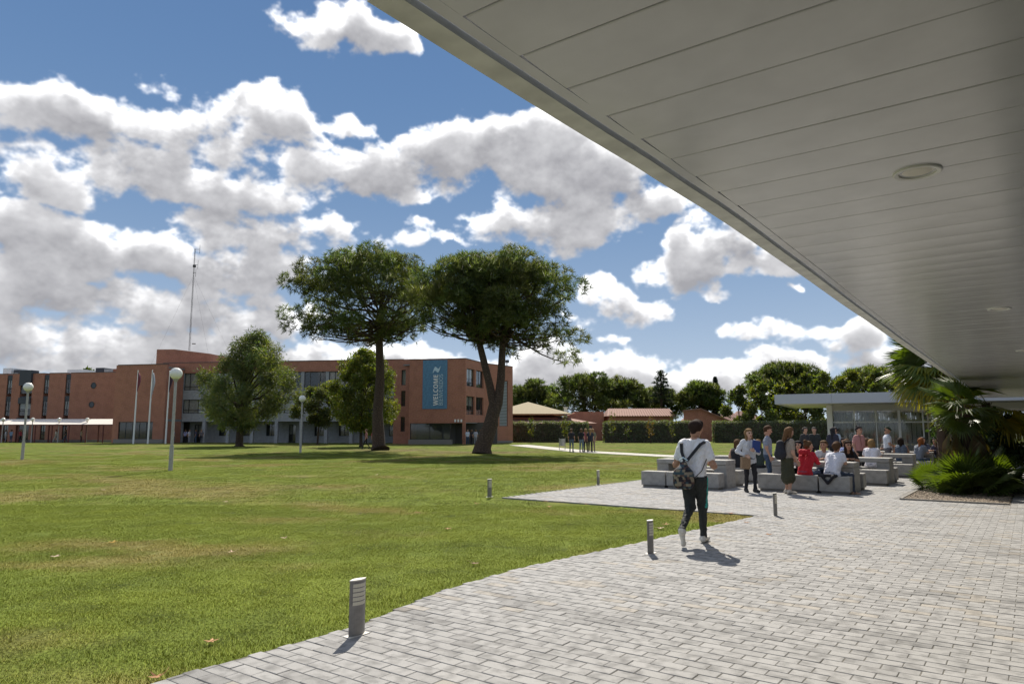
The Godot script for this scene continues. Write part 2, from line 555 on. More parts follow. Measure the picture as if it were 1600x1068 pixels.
	for k in 9000:
		var p := ab(rf(0.52, 2.58), 19.12 + 9.0 * pow(rng.randf(), 1.5), 0.033)
		xf.append(Transform3D(Basis.from_euler(Vector3(rf(-0.4, 0.4), rf(0, TAU), rf(-0.4, 0.4))).scaled(Vector3.ONE * rf(0.6, 1.5)), p))
		cols.append(Color(0.27, 0.22, 0.165) * rf(0.6, 1.4))
	many("gravel", stone.mesh(), tinted(0.95), xf, cols, gv).set_meta("kind", "stuff")
	for q in [[0.5, 2.6, 19.06, 19.12], [2.58, 2.64, 19.12, 33.0]]:
		b = MB.new()
		b.box(ab((q[0] + q[1]) / 2, (q[2] + q[3]) / 2, 0.035), Vector3(q[1] - q[0], 0.06, q[3] - q[2]), Basis(E1, Vector3.UP, E2 * -1.0), 0.006)
		put("kerb", b, M.concrete, gv)

# ---------------------------------------------------------------- walkway canopy
func rim(b: float) -> float:
	var k := [[-3.0, 1.66], [1.5, 1.65], [2.4, 1.63], [3.4, 1.595], [4.5, 1.568], [6.0, 1.575], [9.0, 1.60], [13.0, 1.62], [37.0, 1.72]]
	for i in k.size() - 1:
		if b < k[i + 1][0]: return lerpf(k[i][1], k[i + 1][1], smoothstep(0, 1, (b - k[i][0]) / (k[i + 1][0] - k[i][0])))
	return 1.72

func make_canopy():
	var t := thing("walkway_canopy", "low flat canopy with grey metal panel soffit over the paved walkway", "canopy")
	var hc := 3.05
	var bas := Basis(E1, Vector3.UP, -E2)
	var b := MB.new()
	b.box(ab(-2.3, 17.0, hc + 0.19), Vector3(7.4, 0.2, 40.0), bas)
	put("roof_slab", b, M.dark, t)
	# fascia beam: an angle with its underside in view, one length every few metres
	var b0 := -2.6
	for len_ in [4.05, 3.68, 3.68, 3.68, 3.68, 3.68, 3.68, 3.68, 3.68, 3.68, 2.4]:
		var b1: float = b0 + len_ - 0.008
		b = MB.new()
		var n := 8
		for i in n:
			var u := lerpf(b0, b1, float(i) / n)
			var w := lerpf(b0, b1, float(i + 1) / n)
			var o0 := rim(u); var o1 := rim(w)
			var q := func(a0: float, a1: float, y0: float, y1: float):
				# closed bar between two offsets from the rim
				var c := [ab(o0 - a0, u, y0), ab(o0 - a1, u, y0), ab(o1 - a1, w, y0), ab(o1 - a0, w, y0)]
				var d := [ab(o0 - a0, u, y1), ab(o0 - a1, u, y1), ab(o1 - a1, w, y1), ab(o1 - a0, w, y1)]
				b._up(c[0], c[1], c[2], Vector3.DOWN); b._up(c[0], c[2], c[3], Vector3.DOWN)
				b._up(d[0], d[1], d[2], Vector3.UP); b._up(d[0], d[2], d[3], Vector3.UP)
				b._face(c[0], c[3], d[3], d[0], E1); b._face(c[1], c[2], d[2], d[1], -E1)
				if i == 0: b._face(c[0], c[1], d[1], d[0], -E2)
				if i == n - 1: b._face(c[3], c[2], d[2], d[3], E2)
			q.call(0.0, 0.102, hc - 0.01, hc + 0.02)
			q.call(0.0, 0.02, hc + 0.0201, hc + 0.30)
		put("fascia", b, M.fascia, t)
		b = MB.new()
		for i in n:
			var u := lerpf(b0, b1, float(i) / n)
			var w := lerpf(b0, b1, float(i + 1) / n)
			var c := [ab(rim(u) - 0.128, u, hc), ab(rim(u) - 0.182, u, hc), ab(rim(w) - 0.182, w, hc), ab(rim(w) - 0.128, w, hc)]
			b._up(c[0], c[1], c[2], Vector3.DOWN); b._up(c[0], c[2], c[3], Vector3.DOWN)
			var up := Vector3(0, 0.05, 0)
			b._face(c[0], c[3], c[3] + up, c[0] + up, E1); b._face(c[1], c[2], c[2] + up, c[1] + up, -E1)
		put("edge_trim", b, M.soffit, t)
		b0 += len_
	# soffit boards: shallow trays, each a little out of true
	for k in range(-13, 109):
		var c := 1.717 + 0.3225 * (k + 0.5)
		var a1 := rim(c) - 0.187
		b = MB.new()
		var sag := rf(-0.0022, 0.0022)
		var seg := 6
		var w := 0.1592
		for i in seg:
			var ua := lerpf(a1, -6.0, float(i) / seg)
			var va := lerpf(a1, -6.0, float(i + 1) / seg)
			var sg := sin(PI * i / seg) * sag
			var sh := sin(PI * (i + 1) / seg) * sag
			var prof := [[-w, 0.02], [-w, 0.003], [-w + 0.005, 0.0], [-0.05, -0.0010], [0.05, -0.0010], [w - 0.005, 0.0], [w, 0.003], [w, 0.02]]
			for j in prof.size() - 1:
				b._face(ab(ua, c + prof[j][0], hc + prof[j][1] + sg), ab(ua, c + prof[j + 1][0], hc + prof[j + 1][1] + sg), ab(va, c + prof[j + 1][0], hc + prof[j + 1][1] + sh), ab(va, c + prof[j][0], hc + prof[j][1] + sh), Vector3.DOWN if absf(prof[j][0] - prof[j + 1][0]) > 0.001 else E2 * signf(prof[j][0]))
		put("soffit_panel", b, M.soffit, t)
	b = MB.new()
	b.box(ab(-5.9, 17.0, 1.5), Vector3(0.3, 3.0, 40.0), bas)
	var w := put("shaded_wall", b, M.render, self)
	w.name = "wall"
	tag(w, "plain pale wall carrying the back of the walkway canopy", "wall")
	# recessed downlights, switched off
	var spots := [[0.40, 4.29, "large round downlight in the canopy soffit, the nearest one"], [0.20, 9.84, "round downlight in the soffit, second from the camera"], [0.01, 15.3, "round downlight in the soffit at the right picture edge"]]
	for q in spots:
		var l := thing("ceiling_light", q[2], "ceiling light", ab(q[0], q[1], hc), 0, "downlights in the canopy")
		b = MB.new()
		b.lathe(Vector3.ZERO, [Vector2(0.118, 0.02), Vector2(0.118, -0.010), Vector2(0.112, -0.013), Vector2(0.092, -0.009), Vector2(0.090, 0.004)], 36)
		put("rim", b, M.white_metal, l)
		b = MB.new()
		b.lathe(Vector3.ZERO, [Vector2(0.0, -0.006), Vector2(0.05, -0.005), Vector2(0.090, 0.003)], 36)
		put("diffuser", b, M.diffuser, l)

# ---------------------------------------------------------------- buildings
class Face:   # a wall plane: s runs to the right, z comes out of the wall
	var o: Vector3
	var u: Vector3
	var n: Vector3
	var length: float
	func _init(p: Vector2, q: Vector2):   # x and depth, left end to right end
		o = Vector3(p.x, 0, -p.y)
		var e := Vector3(q.x, 0, -q.y)
		length = (e - o).length()
		u = (e - o).normalized()
		n = u.cross(Vector3.UP)
	func at(s: float, y: float, z := 0.0) -> Vector3:
		return o + u * s + n * z + Vector3(0, y, 0)
	func bas() -> Basis:
		return Basis(u, Vector3.UP, n)
	func box(b: MB, s0: float, s1: float, y0: float, y1: float, z0: float, z1: float):
		b.box(at((s0 + s1) / 2, (y0 + y1) / 2, (z0 + z1) / 2), Vector3(s1 - s0, y1 - y0, z1 - z0), bas())

func slab(called: String, f: Face, s0: float, s1: float, y0: float, y1: float, z0: float, z1: float, m: Material, parent: Node) -> MeshInstance3D:
	var b := MB.new()
	f.box(b, s0, s1, y0, y1, z0, z1)
	return put(called, b, m, parent)

# wall with rectangular holes: rects are [s0, s1, y0, y1]
func wall_with_holes(called: String, f: Face, s0: float, s1: float, y0: float, y1: float, z0: float, z1: float, holes: Array, m: Material, parent: Node):
	var b := MB.new()
	var xs := [s0, s1]
	for h in holes:
		xs.append(h[0]); xs.append(h[1])
	xs.sort()
	for i in xs.size() - 1:
		if xs[i + 1] - xs[i] < 0.001: continue
		var mid: float = (xs[i] + xs[i + 1]) / 2
		var ys := [y0]
		var hh := holes.filter(func(h): return h[0] < mid and h[1] > mid)
		hh.sort_custom(func(p, q): return p[2] < q[2])
		for h in hh:
			ys.append(h[2]); ys.append(h[3])
		ys.append(y1)
		for k in range(0, ys.size(), 2):
			if ys[k + 1] - ys[k] > 0.001: f.box(b, xs[i], xs[i + 1], ys[k], ys[k + 1], z0, z1)
	put(called, b, m, parent)

func window(f: Face, s0: float, s1: float, y0: float, y1: float, z: float, splits: Array, rail: float, blind: String, parent: Node, fm: Material = null):
	var b := MB.new()
	var t := 0.07
	f.box(b, s0, s1, y0, y0 + t, z - 0.06, z)
	f.box(b, s0, s1, y1 - t, y1, z - 0.06, z)
	f.box(b, s0, s0 + t, y0 + t, y1 - t, z - 0.06, z)
	f.box(b, s1 - t, s1, y0 + t, y1 - t, z - 0.06, z)
	var xs := [s0 + t]
	for q in splits:
		var x := lerpf(s0, s1, q)
		f.box(b, x - t / 2, x + t / 2, y0 + t, y1 - t, z - 0.06, z)
		xs.append(x - t / 2); xs.append(x + t / 2)
	xs.append(s1 - t)
	if rail > 0:
		for k in range(0, xs.size(), 2): f.box(b, xs[k], xs[k + 1], y0 + rail, y0 + rail + t, z - 0.055, z - 0.002)
	var w := put("window", b, fm if fm else M.frame, parent)
	for k in range(0, xs.size(), 2):
		slab("pane", f, xs[k], xs[k + 1], y0 + t, y1 - t, z - 0.04, z - 0.03, M.glass, w)
	if blind:
		# hanging folds of a curtain
		var c := MB.new()
		var n := int((s1 - s0) / 0.16) + 2
		var lo := y0 + t + (0.0 if blind != "half" else (y1 - y0) * 0.45)
		for k in n:
			var p := lerpf(s0, s1, float(k) / n)
			var q := lerpf(s0, s1, float(k + 1) / n)
			var zz := z - 0.14 - 0.05 * (k % 2)
			var zy := z - 0.14 - 0.05 * ((k + 1) % 2)
			c._face(f.at(p, lo, zz), f.at(q, lo, zy), f.at(q, y1, zy), f.at(p, y1, zz), f.n)
		put("curtain", c, M.curtain, w)

func make_main_building():
	var t := thing("teaching_building", "long three storey brick and grey concrete building behind the two tall pines", "building", Vector3.ZERO)
	# left brick block
	var f := Face.new(Vector2(-52.2, 93.0), Vector2(-45.0, 91.5))
	wall_with_holes("brick_wall", f, 0, f.length, 0.5, 10.2, -0.3, 0, [[0.6, f.length - 1.6, 0.5, 2.75]], M.brick, t)
	slab("plinth", f, -0.02, f.length, 0.0, 0.5, -0.3, 0.03, M.concrete, t)
	slab("coping", f, -0.05, f.length + 0.05, 10.2, 10.28, -0.35, 0.05, M.dark_metal, t)
	window(f, 0.6, f.length - 1.6, 0.5, 2.75, -0.12, [0.2, 0.4, 0.6, 0.8], 0, "", t)
	slab("brick_wall", f, -0.3, 0.0, 0.0, 10.2, -9.0, -0.002, M.brick, t)
	slab("brick_wall", f, f.length - 0.3, f.length - 0.002, 0.0, 10.2, -3.4, -0.302, M.brick, t)
	slab("roof", f, 0, f.length, 9.7, 9.9, -9.0, -0.3, M.dark, t)
	slab("floor_slab", f, 0, f.length, 2.8, 3.1, -6.0, -0.3, M.dark, t)
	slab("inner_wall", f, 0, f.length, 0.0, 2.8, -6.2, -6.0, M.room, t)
	# main front
	f = Face.new(Vector2(-46.0, 95.2), Vector2(-14.0, 90.4))
	var l := f.length
	# brick strip at the left with three narrow windows
	var hs := []
	for y in [[0.6, 2.6], [4.0, 6.0], [7.2, 9.2]]: hs.append([0.45, 1.05, y[0], y[1]])
	wall_with_holes("brick_wall", f, -1.5, 1.5, 0, 10.7, -0.3, 0, hs, M.brick, t)
	for h in hs: window(f, h[0], h[1], h[2], h[3], -0.15, [], 0, "", t)
	slab("brick_parapet", f, 1.5, l, 9.3, 10.7, -0.3, 0.02, M.brick, t)
	slab("coping", f, -1.5, l, 10.7, 10.78, -0.36, 0.06, M.dark_metal, t)
	var bays := 9
	var bw := (l - 1.5) / bays
	for k in bays + 1:
		var s := 1.5 + bw * k
		slab("column", f, maxf(s - 0.22, 1.502), minf(s + 0.22, l), 0, 9.3, -0.45, -0.03, M.grey, t)
	var bl := ["full", "full", "full", "half", "", "", "full", "half", "", "full", "full", "", "half", "full", "full", "half", "", "full"]
	for k in bays:
		var s0 := 1.5 + bw * k + 0.222
		var s1 := 1.5 + bw * (k + 1) - 0.222
		slab("spandrel", f, s0, s1, 5.75, 7.0, -0.4, -0.06, M.grey, t)
		slab("spandrel", f, s0, s1, 2.8, 3.9, -0.4, -0.06, M.grey, t)
		window(f, s0, s1, 7.0, 9.28, -0.15, [0.27, 0.73], 0.45, bl[k], t)
		window(f, s0, s1, 3.9, 5.75, -0.15, [0.27, 0.73], 0.4, bl[k + 9], t)
		# set back ground floor
		var z := -2.2
		var door := k in [0, 4]
		var h := [[s0 + 0.5, s0 + 1.5, 0.0, 2.4]] if door else [[s0 + 0.7, s0 + 2.2, 0.9, 2.5]]
		wall_with_holes("ground_floor_wall", f, s0 - 0.222, s1 + 0.222, 0, 2.8, z - 0.2, z, h, M.grey, t)
		for q in h: window(f, q[0], q[1], q[2], q[3], z - 0.08, [0.5], 0, "" if k % 2 else "half", t)
	for y in [2.82, 6.2, 9.6]: slab("floor_slab", f, 0.0, l, y, y + 0.15, -8.0, -0.42, M.dark, t)
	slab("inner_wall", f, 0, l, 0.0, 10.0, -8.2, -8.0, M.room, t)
	slab("brick_wall", f, -0.2, 0.0, 0, 10.0, -8.0, -0.31, M.brick, t)
	# stair block on the roof
	var g := Face.new(Vector2(-50.3, 99.0), Vector2(-42.3, 98.2))
	slab("stair_house", g, 0, 2.6, 9.9, 13.0, -6, 0, M.brick, t)
	var r := MB.new()
	var pr := [g.at(2.6, 9.9), g.at(g.length, 9.9), g.at(g.length, 12.3), g.at(2.6, 13.0)]
	var bk := -g.n * 6.0
	r.quad(pr[0], pr[1], pr[2], pr[3]); r.quad(pr[3], pr[2], pr[2] + bk, pr[3] + bk); r.quad(pr[1], pr[1] + bk, pr[2] + bk, pr[2])
	put("stair_house", r, M.brick, t)
	# right block: pier with slot windows, blank front, splayed side
	f = Face.new(Vector2(-14.6, 87.6), Vector2(-12.6, 86.9))
	hs = []
	for y in [[1.9, 4.0 - 0.3], [5.0, 6.9], [7.6, 9.5]]: hs.append([0.9, 1.5, y[0] - 0.4, y[1] - 0.4])
	wall_with_holes("brick_wall", f, -0.1, f.length, 0, 10.4, -0.3, 0, hs, M.brick, t)
	for h in hs: window(f, h[0], h[1], h[2], h[3], -0.14, [], 0, "full" if h[2] > 6 else "", t)
	slab("brick_wall", f, -0.1, 0.2, 0, 10.4, -4.0, -0.302, M.brick, t)
	f = Face.new(Vector2(-12.5, 85.6), Vector2(-5.57, 84.2))
	l = f.length
	wall_with_holes("brick_wall", f, 0, l, 0.55, 10.2, -0.3, 0, [[0.15, l - 0.35, 0.55, 2.5]], M.brick, t)
	slab("plinth", f, 0, l - 1.6, 0, 0.55, -0.3, 0.02, M.concrete, t)
	slab("brick_wall", f, 0, 0.3, 0, 10.2, -2.0, -0.302, M.brick, t)
	slab("coping", f, -0.05, l + 0.03, 10.2, 10.27, -0.35, 0.05, M.dark_metal, t)
	window(f, 0.15, 5.3, 0.55, 2.5, -0.15, [0.48, 0.98], 0, "", t)
	slab("post", f, l - 0.33, l - 0.05, 0.0, 0.55, -0.3, -0.02, M.brick, t)
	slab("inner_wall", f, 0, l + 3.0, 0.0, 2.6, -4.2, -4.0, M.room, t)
	slab("floor_slab", f, 0, l - 0.3, 2.6, 2.9, -6.0, -0.32, M.dark, t)
	for k in 3: slab("wall_fitting", f, 5.75 + k * 0.38, 5.95 + k * 0.38, 2.62, 2.95, 0.002, 0.09, M.white_metal, t)
	# banner hung from the parapet
	var bn := thing("banner", "tall blue hanging banner with rotated white welcome lettering on the brick wall", "banner", f.at(0, 0, 0), atan2(f.n.x, f.n.z))
	var bm := MB.new()
	var bx0 := 1.72
	var bx1 := 4.82
	for k in 14:   # the cloth hangs with slight waves
		var p := lerpf(bx0, bx1, k / 14.0)
		var q := lerpf(bx0, bx1, (k + 1) / 14.0)
		var zp := 0.06 + 0.018 * sin(k * 1.1)
		var zq := 0.06 + 0.018 * sin((k + 1) * 1.1)
		bm.quad(Vector3(p, 4.2, zp), Vector3(q, 4.2, zq), Vector3(q, 10.1, zq), Vector3(p, 10.1, zp))
		bm.quad(Vector3(q, 4.2, zq - 0.004), Vector3(p, 4.2, zp - 0.004), Vector3(p, 10.1, zp - 0.004), Vector3(q, 10.1, zq - 0.004))
	put("cloth", bm, M.banner, bn)
	for w in [["WELCOME", 0.92, 700, 3.40, 3.95, M.letter, 0.94], ["BIENVENIDOS", 0.82, 300, 4.04, 3.95, M.letter_thin, 0.80]]:
		var tm := TextMesh.new()
		var sf := SystemFont.new()
		sf.font_names = PackedStringArray(["Droid Sans"])
		sf.font_weight = w[2]
		tm.font = sf
		tm.text = w[0]
		tm.font_size = 64
		tm.pixel_size = 0.0135 * w[1]
		tm.depth = 0.01
		tm.horizontal_alignment = HORIZONTAL_ALIGNMENT_LEFT
		var o := part("lettering", tm, w[5], bn)
		var size := tm.get_aabb().size
		var len_ := 3.70
		o.transform = Transform3D(Basis(Vector3(0, 0, 1), PI / 2).scaled_local(Vector3(len_ / size.x, 1.0, 1.0)), Vector3(w[3], 4.6, 0.092))
	var sw := MB.new()   # the curled ribbon mark above the words
	var pts := []
	for k in 13:
		var u := k / 12.0
		pts.append(Vector3(3.0 + 0.95 * u + 0.0, 8.55 + 0.75 * u + 0.28 * sin(u * TAU), 0.09))
	for k in 12:
		var h0 := 0.10 + 0.16 * sin(PI * k / 12.0)
		var h1 := 0.10 + 0.16 * sin(PI * (k + 1) / 12.0)
		sw.quad(pts[k] - Vector3(0, h0, 0), pts[k + 1] - Vector3(0, h1, 0), pts[k + 1] + Vector3(0, h1, 0), pts[k] + Vector3(0, h0, 0))
	put("ribbon_mark", sw, M.letter_thin, bn)
	# splayed side with two columns of windows
	f = Face.new(Vector2(-5.57, 84.2), Vector2(-3.5, 90.4))
	l = f.length
	hs = []
	for y in [[3.35, 5.75], [6.75, 9.1]]:
		for s in [[0.35, 3.0], [3.5, 6.1]]: hs.append([s[0], s[1], y[0] + 0.2, y[1]])
	wall_with_holes("brick_wall", f, 0.0, l, 2.6, 10.2, -0.3, -0.002, hs, M.brick, t)
	for h in hs: window(f, h[0], h[1], h[2], h[3], -0.2, [0.5], 0.4, "half" if h[0] < 1 else "", t)
	slab("coping", f, 0, l, 10.2, 10.27, -0.35, 0.05, M.dark_metal, t)
	slab("porch_wall", f, 0, l, 0.0, 2.6, -3.0, -2.8, M.room, t)
	slab("post", f, 0.02, 0.28, 0.0, 2.6, -0.28, -0.02, M.brick, t)
	slab("floor_slab", f, 0.3, l, 2.5, 2.598, -3.0, -0.02, M.dark, t)
	f = Face.new(Vector2(-3.5, 90.4), Vector2(0.1, 95.2))
	l = f.length
	wall_with_holes("brick_wall", f, 0, l, 0.3, 10.2, -0.3, 0, [[3.1, 4.9, 2.2, 8.2]], M.brick, t)
	slab("plinth", f, 0, l, 0, 0.3, -0.3, 0.03, M.concrete, t)
	slab("coping", f, 0, l + 0.05, 10.2, 10.27, -0.35, 0.05, M.dark_metal, t)
	slab("sign_panel", f, 1.0, 2.2, 0.0, 2.4, 0.3, 0.36, M.grey_light, t)
	var lv := slab("window", f, 3.1, 4.9, 2.2, 8.2, -0.28, -0.2, M.frame, t)
	for k in 30: slab("louvre", f, 3.15, 4.85, 2.25 + k * 0.198, 2.25 + k * 0.198 + 0.13, -0.19, -0.1, M.louvre, lv)
	slab("brick_wall", f, l - 0.3, l, 0, 10.2, -12, -0.302, M.brick, t)
	slab("inner_wall", f, -1.0, l - 0.4, 2.7, 10.0, -2.2, -2.0, M.room, t)
	for s in [3.6, 4.9]:
		var v := MB.new()
		v.tube(f.at(s, 10.2, -0.15), f.at(s, 10.75, -0.15), 0.06, 0.06, 6)
		v.box(f.at(s, 10.85, -0.1), Vector3(0.3, 0.38, 0.4), f.bas())
		put("roof_floodlight", v, M.dark_metal, t)
	var rp := MB.new()
	rp.prism(PackedVector2Array([Vector2(-14.4, -87.9), Vector2(-12.2, -86.2), Vector2(-5.9, -84.9), Vector2(-3.9, -90.8), Vector2(-0.4, -95.4), Vector2(-6, -104), Vector2(-14, -101)]), 9.6, 9.75)
	rp.prism(PackedVector2Array([Vector2(-45.5, -95.8), Vector2(-14.2, -91.2), Vector2(-13.5, -101), Vector2(-45, -104)]), 10.0, 10.15)
	put("roof", rp, M.dark, t)
	# mast on the roof
	var mast := thing("antenna_mast", "thin guyed lattice antenna mast rising from the building roof", "antenna", Vector3(-46.4, 13.0, -100.5))
	var mb := MB.new()
	var hm := 15.0
	for k in 3:
		var o := Vector3(cos(k * TAU / 3), 0, sin(k * TAU / 3)) * 0.11
		mb.tube(o, o * 0.6 + Vector3(0, hm, 0), 0.02, 0.016, 5)
	for k in 46:
		var y := k * hm / 46
		var p := Vector3(cos(k * TAU / 3), 0, sin(k * TAU / 3)) * 0.11 * (1 - 0.4 * y / hm) + Vector3(0, y, 0)
		var q := Vector3(cos((k + 1) * TAU / 3), 0, sin((k + 1) * TAU / 3)) * 0.11 * (1 - 0.4 * y / hm) + Vector3(0, y + hm / 46, 0)
		mb.tube(p, q, 0.011, 0.011, 4)
	put("lattice", mb, M.dark_metal, mast)
	mb = MB.new()
	for q in [[14.9, 0.7], [12.6, 0.55], [11.4, 0.3]]:
		mb.tube(Vector3(-0.1, q[0], 0), Vector3(q[1], q[0], 0), 0.03, 0.03, 5)
		mb.tube(Vector3(q[1], q[0] - 0.6, 0), Vector3(q[1], q[0] + 0.7, 0), 0.03, 0.02, 5)
	mb.box(Vector3(0.05, 12.4, 0), Vector3(0.35, 0.35, 0.3)); mb.box(Vector3(0.6, 1.0, 0), Vector3(0.5, 0.12, 0.12))
	put("aerial", mb, M.dark_metal, mast)
	for q in [Vector3(-5.5, -3.0, 0.5), Vector3(6.5, -3.0, -2), Vector3(0.5, -3.0, -7)]:
		mb = MB.new()
		mb.tube(Vector3(0, 11, 0), q, 0.006, 0.006, 4)
		put("guy_wire", mb, M.dark_metal, mast)

func make_left_wing():
	var t := thing("residence_building", "lower brick wing with tall fins and dark window slots at the far left", "building")
	var f := Face.new(Vector2(-80.5, 107.0), Vector2(-58.0, 103.0))
	var k := f.length / 186.0   # about one unit per photographed pixel
	var fins := [[-20, 3], [8, 30.5], [38, 50], [67, 83], [90, 113], [120, 182]]
	for q in fins:
		var s0: float = (q[0] + 4) * k
		var s1: float = (q[1] + 4) * k
		slab("brick_fin", f, s0, s1, 0, 10.1, -1.2, 0.0, M.brick, t)
		slab("coping", f, s0 - 0.03, s1 + 0.03, 10.1, 10.17, -1.2, 0.04, M.dark_metal, t)
	slab("back_wall", f, -2.0, f.length, 0, 9.7, -3.2, -3.0, M.brick, t)
	for i in 5:
		var s0: float = (fins[i][1] + 4) * k
		var s1: float = (fins[i + 1][0] + 4) * k
		for y in [[0.0, 2.7], [3.4, 6.0], [6.7, 9.2]]:
			window(f, s0, s1, y[0] + 0.4, y[1], -0.12, [0.5], 0.7, "half" if (i + int(y[0])) % 2 else "", t)
			slab("spandrel", f, s0, s1, y[1], y[1] + 0.7, -0.4, -0.1, M.slate, t)
		var b := MB.new()
		for y in [9.95, 10.25]: b.tube(f.at(s0, y, -0.9), f.at(s1, y, -0.9), 0.03, 0.03, 5)
		put("railing", b, M.white_metal, t)
	# projecting dark bay
	slab("bay", f, 54.5 * k, 71 * k, 8.3, 10.6, -1.0, 0.35, M.slate, t)
	for y in [2.6, 5.6]: slab("balcony", f, 54.5 * k, 71 * k, y, y + 0.9, -0.9, 0.25, M.slate, t)
	# round windows
	for q in [[156, 8.2], [155, 5.4]]:
		var w := MB.new()
		var c := f.at(q[0] * k, q[1], 0.0)
		var n := 18
		for i in n:
			var a := TAU * i / n
			var e := TAU * (i + 1) / n
			var p := func(x: float, r: float, z: float) -> Vector3: return c + f.u * cos(x) * r + Vector3(0, sin(x) * r, 0) + f.n * z
			w.quad(p.call(a, 0.36, 0.05), p.call(a, 0.46, 0.05), p.call(e, 0.46, 0.05), p.call(e, 0.36, 0.05))
			w._face(p.call(a, 0.46, 0.05), p.call(e, 0.46, 0.05), p.call(e, 0.46, 0.0), p.call(a, 0.46, 0.0), f.u * cos(a) + Vector3(0, sin(a), 0))
		var wn := put("round_window", w, M.frame, t)
		w = MB.new()
		for i in n: w.tri(c + f.n * 0.02, c + f.n * 0.02 + f.u * cos(TAU * i / n) * 0.37 + Vector3(0, sin(TAU * i / n) * 0.37, 0), c + f.n * 0.02 + f.u * cos(TAU * (i + 1) / n) * 0.37 + Vector3(0, sin(TAU * (i + 1) / n) * 0.37, 0))
		put("pane", w, M.glass_dark, wn)
	slab("roof", f, -2, f.length, 9.5, 9.7, -12, -1.2, M.dark, t)
	for q in [[2, 14, 11.3, M.white_metal], [18, 26, 11.0, M.slate], [96, 118, 10.9, M.white_metal], [136, 147, 11.1, M.slate], [148, 160, 10.9, M.grey_light], [161, 178, 10.9, M.brick]]:
		slab("roof_box", f, q[0] * k, q[1] * k, 9.7, q[2], -6.0, -3.0, q[3], t)
	# covered walk in front
	var c := thing("covered_walk", "covered walkway with pale sunlit sheet roof before the far left building", "walkway")
	var g := Face.new(Vector2(-75.0, 98.5), Vector2(-52.6, 95.6))
	var b := MB.new()
	b.quad(g.at(-3, 2.45, 1.2), g.at(g.length, 2.45, 1.2), g.at(g.length, 3.2, -1.4), g.at(-3, 3.2, -1.4))
	b.quad(g.at(-3, 2.42, 1.2), g.at(-3, 3.17, -1.4), g.at(g.length, 3.17, -1.4), g.at(g.length, 2.42, 1.2))
	put("roof_sheet", b, M.bright_sheet, c)
	b = MB.new()
	g.box(b, -3, g.length, 2.32, 2.43, 1.16, 1.24)
	g.box(b, -3, g.length, 3.06, 3.16, -1.44, -1.36)
	put("beam", b, M.steel_red, c)
	for i in 9:
		var s := 0.6 + i * g.length / 9
		for z in [1.1, -1.3]: slab("post", g, s - 0.06, s + 0.06, 0, 2.31 if z > 0 else 3.05, z - 0.06, z + 0.06, M.steel_red, c)
	slab("end_pier", g, g.length - 0.5, g.length, 0, 2.30, -0.3, 1.1, M.steel_red, c)
	slab("low_wall", g, 6, g.length - 0.6, 0.0, 0.35, -1.9, -1.6, M.concrete, c)

func house_roof(b: MB, p: Array, ridge: Array):   # hip: four eave corners, two ridge points
	b.quad(p[0], p[1], ridge[1], ridge[0]); b.quad(p[2], p[3], ridge[0], ridge[1])
	b.tri(p[1], p[2], ridge[1]); b.tri(p[3], p[0], ridge[0])

